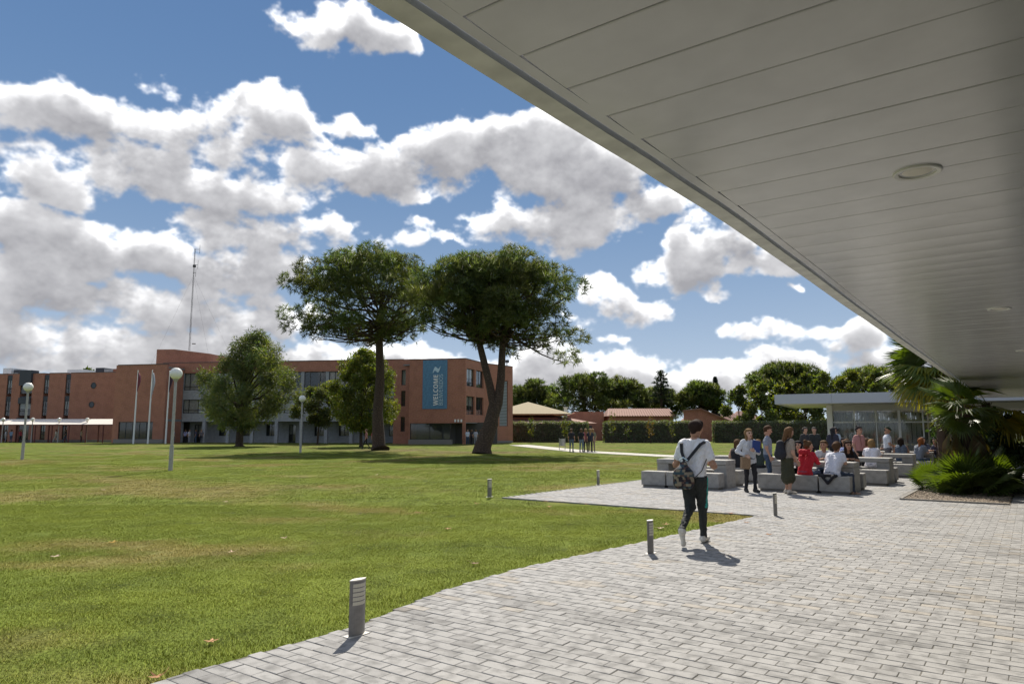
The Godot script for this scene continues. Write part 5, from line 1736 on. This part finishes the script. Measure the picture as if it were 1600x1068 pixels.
func sitter(label: String, at: Vector3, turn: float, P: Dictionary, lean := 0.12) -> Node3D:
	P.merge({"hips": Vector3(0, 0.585, 0), "chest": Vector3(0, 0.93, lean), "legs": sit_legs(), "arms": on_table_arms(), "head_off": Vector3(0, 0.165, 0.06)})
	return person(label, at, turn, P, "people at the concrete tables")

func make_people():
	var black := Color(0.014, 0.014, 0.016)
	var white := Color(0.72, 0.72, 0.74)
	var jean := Color(0.05, 0.075, 0.13)
	var brown := Color(0.10, 0.055, 0.03)
	var blond := Color(0.24, 0.15, 0.07)
	# the walker, seen from behind, reading his phone
	var wt := PI - 0.52
	var wp := Vector3(2.63, 0.03, -10.35)
	var turq := Color(0.03, 0.30, 0.27)
	person("young man in white t-shirt and dark track pants walking away on the paving", wp, wt, {"cell": 0.0125, "skin": 1, "shirt": white, "pants": Color(0.022, 0.024, 0.024), "shoe": Color(0.62, 0.60, 0.55), "w": 0.96, "thigh": 0.018,
		"hips": Vector3(0, 0.97, 0), "chest": Vector3(0.0, 1.335, 0.06), "twist": 0.16, "head_off": Vector3(-0.02, 0.165, 0.07), "pitch": 0.38, "yaw": -0.2,
		"arms": [[Vector3(0.27, 1.12, 0.04), Vector3(0.10, 1.15, 0.30), Vector3(-0.4, 0.6, 0)], [Vector3(-0.28, 1.11, 0.05), Vector3(-0.11, 1.17, 0.31), Vector3(0.4, 0.6, 0)]],
		"legs": [[Vector3(0.06, 0.53, 0.0), Vector3(0.075, 0.25, -0.40), Vector3(0.08, 0.045, -0.33)], [Vector3(-0.07, 0.54, 0.17), Vector3(-0.05, 0.09, 0.24), Vector3(-0.07, 0.04, 0.42)]], "curl": 0.7,
		"extra": [[Vector3(-0.182, 0.93, 0.01), Vector3(-0.135, 0.53, 0.125), 0.014, 0.012, turq], [Vector3(-0.166, 0.93, 0.045), Vector3(-0.125, 0.53, 0.155), 0.012, 0.010, Color(0.3, 0.32, 0.32)]]})
	var t := thing("phone", "dark phone held by the walking man", "phone", wp, wt)
	var b := MB.new()
	b.box(Vector3(0, 1.22, 0.40), Vector3(0.075, 0.15, 0.009), Basis.from_euler(Vector3(-0.8, 0, 0)), 0.003)
	put("case", b, M.slate, t)
	# backpack hanging low on two long straps
	t = thing("backpack", "patterned dark drawstring backpack on the walking man", "backpack", wp, wt)
	b = MB.new()
	var o := Vector3(0.085, 1.0, -0.215)
	net(b, [[o + Vector3(0, 0.13, 0.02), o + Vector3(0, 0.05, 0), 0.055, 0.115, Color.WHITE], [o + Vector3(-0.06, -0.12, 0), o + Vector3(0.06, -0.12, 0), 0.09, 0.09, Color.WHITE], [o + Vector3(-0.055, -0.02, -0.01), o + Vector3(0.055, -0.02, -0.01), 0.095, 0.095, Color.WHITE]], 0.0125, 0.05)
	# printed patches of several colours
	for i in b.v.size():
		var q := b.v[i] * 30.0
		var h := fposmod(sin(floorf(q.x + 0.3 * sin(q.y)) * 12.9 + floorf(q.y) * 78.2) * 437.5, 1.0)
		b.c[i] = Color(0.012, 0.014, 0.02) if h < 0.45 else (Color(0.22, 0.19, 0.14) if h < 0.66 else (Color(0.03, 0.06, 0.08) if h < 0.85 else Color(0.09, 0.05, 0.04)))
	put("bag", b, M.cloth, t)
	for s in [-1, 1]:
		b = MB.new()
		var strap := [Vector3(0.17 * s, 1.46, 0.06), Vector3(0.14 * s + 0.01, 1.42, -0.06), Vector3(0.05 + 0.09 * s, 1.31, -0.085), Vector3(0.065 + 0.02 * s, 1.19, -0.15)]
		for k in 3:
			var p: Vector3 = strap[k]
			var q: Vector3 = strap[k + 1]
			var bs := Basis.looking_at(q - p, Vector3(0, 0.3, -1))
			b.box((p + q) / 2, Vector3(0.042, 0.010, (q - p).length() + 0.02), bs)
		b.path([Vector3(0.085 + 0.10 * s, 0.90, -0.17), Vector3(0.16 * s + 0.01, 1.05, -0.10), Vector3(0.195 * s, 1.22, 0.02)], [0.006, 0.006, 0.006], 5)
		put("strap", b, M.black_cloth, t)
	b = MB.new()
	b.path([o + Vector3(-0.06, 0.19, 0.02), o + Vector3(0, 0.235, 0.0), o + Vector3(0.06, 0.19, 0.02)], [0.01, 0.011, 0.01], 6)
	put("drawstring", b, M.letter_thin, t)
	# woman with a paper bag and a blue folder, facing us
	var gp := Vector3(6.31, 0.03, -18.95)
	person("smiling woman in pale sweatshirt and black leggings holding a blue folder", gp, 0.12, {"cell": 0.016, "skin": 2, "shirt": Color(0.56, 0.57, 0.60), "pants": black, "shoe": Color(0.03, 0.03, 0.03), "hair": blond * 0.8, "style": "long", "w": 0.92, "sleeve": "l", "hem": true,
		"hips": Vector3(0, 0.90, 0), "chest": Vector3(0, 1.225, 0.0), "head_off": Vector3(0, 0.16, 0.03), "yaw": 0.05, "roll": 0.06, "legs": stand_legs(0.1, 0.05), "curl": 0.8,
		"arms": [[Vector3(0.25, 1.03, 0.03), Vector3(0.06, 1.08, 0.19), Vector3(0, 0, -1)], [Vector3(-0.33, 1.06, 0.0), Vector3(-0.20, 0.97, 0.17), Vector3(0, 0, -1)]]})
	t = thing("paper_bag", "brown paper bag hanging from the standing woman's arm", "bag", gp, 0.12)
	b = MB.new()
	b.box(Vector3(-0.20, 0.77, 0.19), Vector3(0.25, 0.31, 0.10), Basis.from_euler(Vector3(0, 0.1, -0.06)), 0.006)
	put("bag", b, M.paper, t)
	for z in [-0.03, 0.03]:
		b = MB.new()
		b.path([Vector3(-0.26, 0.92, 0.19 + z), Vector3(-0.24, 0.985, 0.19 + z), Vector3(-0.17, 0.985, 0.19 + z), Vector3(-0.14, 0.92, 0.19 + z)], [0.005, 0.005, 0.005, 0.005], 5)
		put("handle", b, M.paper, t)
	t = thing("ring_binder", "blue folder held against the standing woman's chest", "folder", gp, 0.12)
	b = MB.new()
	b.box(Vector3(0.13, 1.20, 0.165), Vector3(0.23, 0.31, 0.035), Basis.from_euler(Vector3(-0.12, 0.15, -0.2)), 0.004)
	put("cover", b, M.blue, t)
	# woman in a long skirt with a rucksack, turned to the table
	var sp := Vector3(7.12, 0.03, -18.45)
	var st := 1.75
	var olive := Color(0.040, 0.042, 0.022)
	person("woman in beige top and long olive skirt standing at the front table", sp, st, {"cell": 0.018, "shirt": Color(0.30, 0.25, 0.20), "pants": olive, "shoe": Color(0.5, 0.45, 0.38), "hair": brown * 1.3, "style": "long", "w": 0.92, "leg": "s", "sleeve": "s",
		"hips": Vector3(0, 0.92, 0), "chest": Vector3(0, 1.25, 0.05), "legs": stand_legs(0.08), "pitch": 0.25, "arms": [[Vector3(0.24, 1.05, 0.05), Vector3(0.18, 0.90, 0.24)], [Vector3(-0.24, 1.05, 0.03), Vector3(-0.2, 0.84, 0.16)]],
		"extra": [[Vector3(0, 0.88, 0), Vector3(0, 0.40, 0.01), 0.15, 0.17, olive], [Vector3(-0.06, 0.42, 0), Vector3(0.06, 0.42, 0.02), 0.15, 0.15, olive]]})
	t = thing("rucksack", "dark rucksack on the back of the woman in the olive skirt", "backpack", sp, st)
	b = MB.new()
	net(b, [[Vector3(0, 1.27, -0.17), Vector3(0, 1.0, -0.19), 0.10, 0.14, Color(0.02, 0.022, 0.03)], [Vector3(-0.07, 1.02, -0.18), Vector3(0.07, 1.02, -0.18), 0.11, 0.11, Color(0.02, 0.022, 0.03)]], 0.02, 0.05)
	put("bag", b, M.cloth, t)
	for s in [-1, 1]:
		b = MB.new()
		b.path([Vector3(0.1 * s, 1.3, -0.12), Vector3(0.13 * s, 1.41, 0.02), Vector3(0.14 * s, 1.26, 0.17), Vector3(0.13 * s, 1.05, 0.14)], [0.018, 0.018, 0.018, 0.015], 5)
		put("strap", b, M.black_cloth, t)
	# round the front table: local frame x right, z towards us
	var bs := Basis(-E1, Vector3.UP, -E2)
	var seat := func(i: int, x: float, z: float) -> Vector3: return Vector3(TABLES[i][0], 0.0, -TABLES[i][1]) + bs * Vector3(x, 0, z)
	var away := atan2(E2.x, E2.z)
	var toward := atan2(-E2.x, -E2.z)
	sitter("person in red hooded jacket sitting on the middle block seat", seat.call(1, -0.06, 0.86), away - 0.35, {"cell": 0.018, "shirt": Color(0.42, 0.010, 0.022), "pants": jean, "hair": brown, "style": "bun", "sleeve": "l", "high": true, "yaw": -0.55, "hem": true,
		"extra": [[Vector3(-0.06, 1.08, -0.03), Vector3(0.06, 1.08, -0.03), 0.075, 0.075, Color(0.42, 0.010, 0.022)]]})
	sitter("man in white t-shirt hunched on the right block seat of the front table", seat.call(1, 0.62, 0.88), away - 0.25, {"cell": 0.018, "skin": 1, "shirt": Color(0.58, 0.59, 0.66), "pants": Color(0.035, 0.045, 0.07), "hair": brown * 0.8, "w": 1.08, "hem": true, "shoe": Color(0.35, 0.22, 0.15), "legs": [[Vector3(0.16, 0.52, 0.4), Vector3(0.13, 0.085, 0.36), Vector3(0.14, 0.035, 0.5)], [Vector3(-0.36, 0.5, 0.30), Vector3(-0.42, 0.085, 0.22), Vector3(-0.5, 0.035, 0.36)]]}, 0.2)
	t = thing("dark_jacket", "dark jacket hanging over the right block seat of the front table", "jacket", seat.call(1, 0.55, 1.10), bs.get_euler().y)
	b = MB.new()
	net(b, [[Vector3(-0.2, 0.50, -0.03), Vector3(0.2, 0.49, -0.03), 0.045, 0.045, black], [Vector3(-0.12, 0.47, 0.03), Vector3(0.0, 0.30, 0.045), 0.04, 0.03, black], [Vector3(0.14, 0.47, 0.03), Vector3(0.03, 0.33, 0.045), 0.04, 0.03, black]], 0.02, 0.05)
	put("cloth", b, M.cloth, t)
	sitter("long dark haired woman in black top at the end of the front table", seat.call(1, 0.62, -0.86), toward + 0.5, {"cell": 0.02, "skin": 1, "shirt": black, "pants": black, "hair": Color(0.03, 0.018, 0.012), "style": "long", "w": 0.9, "sleeve": "s"}, 0.15)
	sitter("bearded man in pale grey shirt sitting on the far side of the front table", seat.call(1, 0.02, -0.86), toward + 0.4, {"cell": 0.02, "skin": 1, "shirt": Color(0.5, 0.52, 0.55), "pants": jean, "hair": brown, "yaw": -0.5}, 0.12)
	sitter("dark haired person in black behind the red jacket", seat.call(1, -0.55, -0.86), toward, {"cell": 0.022, "shirt": black, "pants": black, "hair": black, "style": "bob", "sleeve": "l"}, 0.2)
	person("man in grey-blue shirt standing behind the woman in the skirt", seat.call(1, -1.45, 0.0) + Vector3(0.2, 0.03, 0), 1.2, {"cell": 0.022, "shirt": Color(0.22, 0.25, 0.31), "pants": jean, "hair": brown * 0.7, "legs": stand_legs(), "arms": hang_arms(), "pitch": 0.3}, "people at the concrete tables")
	sitter("woman in black sleeveless top with her back to us at the rear table", seat.call(2, -0.02, 0.86), away + 0.3, {"cell": 0.022, "skin": 2, "shirt": black, "pants": black, "hair": brown, "style": "bob", "sleeve": "n"})
	sitter("person in dark green jacket with back to us at the rear table", seat.call(2, 0.62, 0.86), away + 0.2, {"cell": 0.022, "shirt": Color(0.022, 0.034, 0.030), "pants": black, "hair": blond * 0.7, "sleeve": "l", "style": "bob"})
	# right hand tables
	var floral := sitter("man in blue flowered shirt sitting with his back to us", seat.call(3, -0.45, -0.84), away - 0.3, {"cell": 0.02, "skin": 1, "shirt": Color(0.09, 0.13, 0.32), "pants": jean, "hair": brown})
	var fb: MeshInstance3D = floral.get_node("body")
	var arr := fb.mesh.surface_get_arrays(0)
	var vv: PackedVector3Array = arr[Mesh.ARRAY_VERTEX]
	var cc: PackedColorArray = arr[Mesh.ARRAY_COLOR]
	for i in vv.size():   # printed flowers
		if absf(cc[i].b - 0.32) < 0.02 and noise.get_noise_3dv(vv[i] * 900.0) > 0.12: cc[i] = Color(0.5, 0.52, 0.62)
	arr[Mesh.ARRAY_COLOR] = cc
	var am := ArrayMesh.new()
	am.add_surface_from_arrays(Mesh.PRIMITIVE_TRIANGLES, arr)
	fb.mesh = am
	sitter("fair haired woman in white shirt with her back to us", seat.call(3, 0.35, -0.84), away, {"cell": 0.02, "shirt": Color(0.68, 0.66, 0.70), "pants": jean, "hair": blond, "style": "bob", "hem": true})
	person("woman in pink top standing behind the flowered shirt", seat.call(3, -0.2, -2.1) + Vector3(0, 0.03, 0), 0.4, {"cell": 0.022, "shirt": Color(0.45, 0.22, 0.21), "pants": black, "hair": black, "style": "bun", "legs": stand_legs(), "arms": hang_arms()}, "people at the concrete tables")
	sitter("woman in pink crop top and jeans with her back to us", seat.call(4, -0.35, 0.86), away + 0.15, {"cell": 0.018, "shirt": Color(0.50, 0.17, 0.15), "pants": Color(0.07, 0.10, 0.19), "hair": brown * 1.2, "style": "bob", "w": 0.94, "sleeve": "n", "arms": [[Vector3(0.24, 0.80, 0.2), Vector3(0.12, 0.86, 0.42), Vector3(0, -1, 0)], [Vector3(-0.33, 0.86, 0.22), Vector3(-0.45, 0.86, 0.42), Vector3(0, -1, 0)]],
		"extra": [[Vector3(-0.055, 0.64, 0), Vector3(0.055, 0.68, 0.03), 0.118, 0.115, SKINS[0]]]})
	sitter("woman with long hair facing us between the white and pink tops", seat.call(4, -0.75, -0.84), toward, {"cell": 0.022, "shirt": Color(0.2, 0.18, 0.12), "pants": jean, "hair": brown * 1.4, "style": "long"})
	sitter("dark haired person beside the long haired woman at the pink top's table", seat.call(4, -1.45, -0.6), toward + 0.5, {"cell": 0.022, "shirt": black, "pants": jean, "hair": black, "style": "long", "sleeve": "l"})
	person("man in dark cap and pale blue shirt standing among the tables", Vector3(14.9, 0.03, -28.2), 1.3, {"cell": 0.02, "skin": 1, "shirt": Color(0.50, 0.53, 0.60), "pants": Color(0.1, 0.1, 0.12), "style": "cap", "cap": Color(0.03, 0.04, 0.03), "legs": stand_legs(), "pitch": 0.35, "w": 1.1,
		"arms": [[Vector3(0.25, 1.08, 0.03), Vector3(0.16, 0.98, 0.27)], [Vector3(-0.25, 1.08, 0.03), Vector3(-0.16, 0.98, 0.27)]]}, "people at the concrete tables")
	sitter("long dark haired woman in slate top on the farthest front seat", seat.call(5, 0.05, 0.86), away + 0.1, {"cell": 0.02, "skin": 1, "shirt": Color(0.09, 0.11, 0.15), "pants": jean, "hair": Color(0.025, 0.016, 0.012), "style": "long", "sleeve": "n"})
	sitter("auburn haired woman in grey top beside the farthest table", seat.call(5, 0.62, 0.80), away - 0.5, {"cell": 0.02, "shirt": Color(0.15, 0.17, 0.21), "pants": jean, "hair": Color(0.22, 0.08, 0.03), "style": "long", "sleeve": "s"})
	sitter("dark clothed person half hidden by the palm clump", seat.call(5, 1.25, -0.4), toward - 0.6, {"cell": 0.024, "shirt": Color(0.03, 0.03, 0.06), "pants": black, "hair": black, "style": "bob", "sleeve": "l"})
	for q in [[15.0, 30.4, "left"], [16.4, 30.9, "second"], [17.7, 30.6, "third"], [18.9, 31.4, "right"]]:
		sitter("%s of four dark haired people sitting before the cafe glass" % q[2], Vector3(q[0], 0, -q[1]), toward + rf(-0.6, 0.6), {"cell": 0.03, "shirt": [Color(0.05, 0.05, 0.06), Color(0.2, 0.17, 0.16), Color(0.06, 0.07, 0.1)][rng.randi() % 3], "pants": jean, "hair": black, "style": ["bob", "long"][rng.randi() % 2], "sleeve": "l"})
		var c := thing("cafe_stool", "stool under the %s person before the cafe glass" % q[2], "stool", Vector3(q[0], 0.0, -q[1]), 0, "stools before the cafe")
		b = MB.new()
		b.lathe(Vector3.ZERO, [Vector2(0.0, 0.40), Vector2(0.19, 0.40), Vector2(0.2, 0.43), Vector2(0.19, 0.455), Vector2(0, 0.46)], 14)
		put("seat", b, M.slate, c)
		for k in 4:
			b = MB.new()
			var d := Vector3(cos(k * PI / 2 + 0.8), 0, sin(k * PI / 2 + 0.8))
			b.tube(d * 0.13 + Vector3(0, 0.4, 0), d * 0.2 + Vector3(0, 0.005, 0), 0.013, 0.013, 5)
			put("leg", b, M.dark_metal, c)
	# standing farther off, before the hedge
	var far := [[13.0, 31.5, 0.4, Color(0.03, 0.03, 0.035), "left of three dark clothed people standing before the right hedge"], [13.55, 31.8, -0.5, Color(0.025, 0.03, 0.03), "middle of three dark clothed people before the right hedge"], [14.1, 31.2, 2.4, Color(0.03, 0.03, 0.05), "right one of three before the hedge, with long dark hair"], [14.6, 32.0, -1.2, Color(0.42, 0.50, 0.58), "person in pale blue shirt beside the cafe column"]]
	for i in far.size():
		var q: Array = far[i]
		person(q[4], Vector3(q[0], 0.03, -q[1]), q[2], {"cell": 0.028, "shirt": q[3], "pants": black if i != 3 else jean, "hair": black, "style": "long" if i == 2 else "short", "sleeve": "l", "legs": stand_legs(), "arms": hang_arms()}, "people standing near the cafe")
	# the five on the path
	var grp := [[4.55, 54.4, 2.8, Color(0.02, 0.02, 0.03), Color(0.08, 0.11, 0.17), "tall man in black with blue jeans, leftmost on the path", "short"], [5.27, 54.0, 2.6, Color(0.015, 0.015, 0.017), Color(0.12, 0.17, 0.22), "woman in black t-shirt and pale jeans on the path", "bob"], [5.65, 54.4, 3.4, Color(0.35, 0.10, 0.12), Color(0.03, 0.025, 0.03), "blond woman with red and white bag on the path", "long"], [5.98, 54.2, 3.0, Color(0.02, 0.025, 0.04), Color(0.02, 0.02, 0.025), "dark clothed woman second from the right on the path", "long"], [6.22, 54.6, 3.3, Color(0.13, 0.14, 0.09), Color(0.2, 0.15, 0.13), "fair haired woman at the right of the path group", "long"]]
	for q in grp:
		person(q[5], Vector3(q[0], 0.03, -q[1]), q[2], {"cell": 0.028, "shirt": q[3], "pants": q[4], "hair": blond if q[6] == "long" else brown, "style": q[6], "legs": stand_legs(0.11), "arms": hang_arms()}, "group standing on the path")
	# figures by the buildings
	var tiny := [[-5.2, 83.0, "by the brick corner post in pale blue", Color(0.5, 0.55, 0.65)], [-4.75, 83.2, "by the entrance in black, second from the corner post", Color(0.03, 0.03, 0.04)], [-4.25, 83.0, "by the entrance with a pale backpack", Color(0.35, 0.36, 0.42)], [-3.75, 83.3, "by the entrance nearest the forked pine", Color(0.08, 0.12, 0.14)],
		[-13.1, 63.8, "walking left of the single pine in a dusky pink top", Color(0.30, 0.13, 0.12)], [-12.45, 64.2, "half behind the single pine trunk in red", Color(0.4, 0.07, 0.1)],
		[-44.3, 93.0, "in shade at the left end of the arcade", Color(0.2, 0.2, 0.25)], [-42.9, 93.2, "in lilac under the first bay of the arcade", Color(0.25, 0.25, 0.4)], [-42.3, 93.0, "in white under the first bay of the arcade", Color(0.5, 0.5, 0.55)], [-41.4, 93.0, "in dark clothes under the first bay of the arcade", Color(0.05, 0.05, 0.1)], [-40.8, 93.2, "in pale trousers at the right of the arcade group", Color(0.12, 0.1, 0.1)],
		[-69.2, 97.0, "in pale clothes at the far left by the covered walk", Color(0.5, 0.52, 0.6)], [-68.6, 97.2, "in blue at the far left by the covered walk", Color(0.2, 0.3, 0.45)], [-67.2, 97, "in red behind the left lamp post", Color(0.4, 0.06, 0.08)], [-62.0, 96.5, "in white striding along the covered walk", Color(0.65, 0.63, 0.58)], [-61.0, 97, "in black behind the white clothed strider", Color(0.04, 0.04, 0.05)], [-58.6, 96.5, "in tan near the brick end of the covered walk", Color(0.3, 0.26, 0.2)]]
	for i in tiny.size():
		var q: Array = tiny[i]
		var walk := i in [4, 14, 15]
		person("small figure " + q[2], Vector3(q[0], 0.0, -q[1]), [0.3, 2.2, 3.1, 1.4, -1.5][i % 5] if not walk else -1.4, {"cell": 0.034, "shirt": q[3], "pants": [jean, black, Color(0.3, 0.3, 0.33)][i % 3] if i != 14 else Color(0.5, 0.49, 0.46), "hair": brown, "style": ["short", "long"][i % 2], "legs": stand_legs(0.1, 0.0) if not walk else [[Vector3(0.08, 0.5, 0.2), Vector3(0.08, 0.1, 0.3), Vector3(0.09, 0.06, 0.44)], [Vector3(-0.08, 0.5, -0.05), Vector3(-0.08, 0.16, -0.32), Vector3(-0.09, 0.05, -0.2)]], "arms": hang_arms()}, "small figures near the buildings")

# ---------------------------------------------------------------- scene
func _ready():
	rng.seed = 77
	noise.seed = 3
	noise.frequency = 0.01
	noise.fractal_octaves = 4
	var cam := Camera3D.new()
	cam.name = "camera"
	cam.position = Vector3(0, 1.65, 0)
	cam.rotation = Vector3(atan(138.0 / 1100.0), 0, 0)
	cam.fov = rad_to_deg(2.0 * atan(534.0 / 1100.0))
	cam.near = 0.05
	cam.far = 4000
	add_child(cam)
	cam.current = true
	var env := Environment.new()
	env.background_mode = Environment.BG_SKY
	env.sky = make_sky()
	env.tonemap_mode = Environment.TONE_MAPPER_LINEAR
	env.tonemap_exposure = 1.95
	env.sdfgi_enabled = true
	env.ssao_enabled = true
	env.ssil_enabled = true
	var we := WorldEnvironment.new()
	we.name = "environment"
	we.environment = env
	add_child(we)
	var sun := DirectionalLight3D.new()
	sun.name = "sun"
	sun.light_energy = 1.2
	sun.light_color = Color(1.0, 0.965, 0.91)
	sun.light_angular_distance = 0.5
	sun.shadow_enabled = true
	add_child(sun)
	sun.look_at_from_position(Vector3.ZERO, Vector3(-0.05, -1.0, 0.95), Vector3.UP)
	print("sky ", Time.get_ticks_msec())
	make_materials()
	make_ground()
	print("ground ", Time.get_ticks_msec())
	make_canopy()
	make_main_building()
	make_left_wing()
	make_far_houses()
	make_cafe()
	print("buildings ", Time.get_ticks_msec())
	make_green()
	print("green ", Time.get_ticks_msec())
	make_furniture()
	make_people()
	make_litter()
	print("people ", Time.get_ticks_msec())

func make_materials():
	var soft := noise_tex(256, 0.02, 0.84, 1.0, 31)
	var grain := noise_tex(256, 0.16, 0.6, 1.05, 37, 3)
	M.concrete = textured(0.33, 0.31, 0.28, 0.9, grain, 1.2)
	M.terrazzo = textured(0.48, 0.465, 0.435, 0.8, noise_tex(256, 0.28, 0.55, 1.1, 41, 2), 2.2)
	stain(M.terrazzo, noise_tex(256, 0.03, 0.82, 1.1, 63, 6), 0.7)
	M.dark = mat(0.2, 0.2, 0.2, 0.9)
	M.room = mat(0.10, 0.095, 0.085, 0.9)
	M.soffit = textured(0.66, 0.67, 0.695, 0.2, noise_tex(256, 0.012, 0.93, 1.0, 43), 0.7)
	M.soffit.metallic_specular = 0.6
	M.fascia = textured(0.79, 0.80, 0.76, 0.45, soft, 0.8)
	M.fascia_blue = mat(0.42, 0.44, 0.47, 0.5)
	M.soffit_pale = mat(0.55, 0.54, 0.48, 0.6)
	M.white_metal = mat(0.78, 0.78, 0.76, 0.4)
	M.diffuser = mat(0.78, 0.75, 0.66, 0.5)
	M.render = textured(0.52, 0.50, 0.46, 0.9, soft, 0.4)
	var bt := brick_tex()
	M.brick = textured(0.465, 0.222, 0.150, 0.9, bt, 0.9)
	stain(M.brick, noise_tex(256, 0.02, 0.90, 1.08, 61, 6), 0.12)
	M.grey = textured(0.36, 0.37, 0.385, 0.85, soft, 0.4)
	M.grey_light = textured(0.45, 0.46, 0.45, 0.7, soft, 0.4)
	M.slate = mat(0.045, 0.05, 0.06, 0.6)
	M.frame = mat(0.03, 0.026, 0.024, 0.5)
	M.curtain = mat(0.72, 0.73, 0.66, 0.9)
	M.louvre = mat(0.30, 0.33, 0.34, 0.5)
	M.dark_metal = mat(0.06, 0.055, 0.055, 0.5)
	M.glass = mat(0.05, 0.06, 0.06, 0.04)
	M.glass.transparency = BaseMaterial3D.TRANSPARENCY_ALPHA
	M.glass.albedo_color.a = 0.25
	M.glass_dark = mat(0.02, 0.025, 0.03, 0.05)
	M.banner = textured(0.115, 0.255, 0.40, 0.8, soft, 0.6)
	M.letter = mat(0.74, 0.74, 0.72, 0.8)
	M.letter_thin = mat(0.50, 0.64, 0.72, 0.8)
	M.ochre = mat(0.42, 0.34, 0.15, 0.9)
	M.bright_sheet = mat(0.72, 0.68, 0.62, 0.45)
	M.steel_red = mat(0.13, 0.035, 0.03, 0.6)
	M.roof_pale = textured(0.44, 0.37, 0.22, 0.9, grain, 0.4)
	M.roof_tile = textured(0.42, 0.24, 0.19, 0.9, grain, 0.8)
	M.bark = textured(0.125, 0.085, 0.062, 1.0, noise_tex(256, 0.05, 0.35, 1.15, 47, 4, FastNoiseLite.TYPE_CELLULAR), 0.9, 4.0)
	M.palm_bark = textured(0.13, 0.085, 0.055, 1.0, grain, 2.0)
	M.needle = tinted(0.65)
	M.needle.backlight_enabled = true
	M.needle.backlight = Color(0.95, 1.0, 0.6)
	M.leaf = tinted(0.55)
	M.leaf.backlight_enabled = true
	M.leaf.backlight = Color(0.95, 1.0, 0.5)
	M.palm_leaf = tinted(0.42)
	M.palm_leaf.backlight_enabled = true
	M.palm_leaf.backlight = Color(0.95, 1.0, 0.4)
	M.hedge_core = textured(0.12, 0.10, 0.075, 1.0, grain, 1.0)
	M.bollard = textured(0.27, 0.26, 0.25, 0.45, soft, 3.0)
	M.bollard.metallic = 0.3
	M.cap = mat(0.62, 0.60, 0.55, 0.4, 0.2)
	M.louvre_light = mat(0.60, 0.57, 0.47, 0.5)
	M.pole = textured(0.40, 0.39, 0.37, 0.55, soft, 1.5)
	M.globe = mat(0.74, 0.74, 0.68, 0.12)
	M.flag_red = mat(0.30, 0.10, 0.12, 0.8)
	M.flag_white = mat(0.60, 0.61, 0.64, 0.8)
	M.flag_dark = mat(0.12, 0.07, 0.10, 0.8)
	M.cloth = tinted(0.85)
	M.hair = tinted(0.8)
	M.hair.metallic_specular = 0.2
	M.black_cloth = mat(0.016, 0.016, 0.02, 0.8)
	M.paper = textured(0.30, 0.20, 0.12, 0.85, soft, 4.0)
	M.blue = mat(0.02, 0.05, 0.20, 0.5)
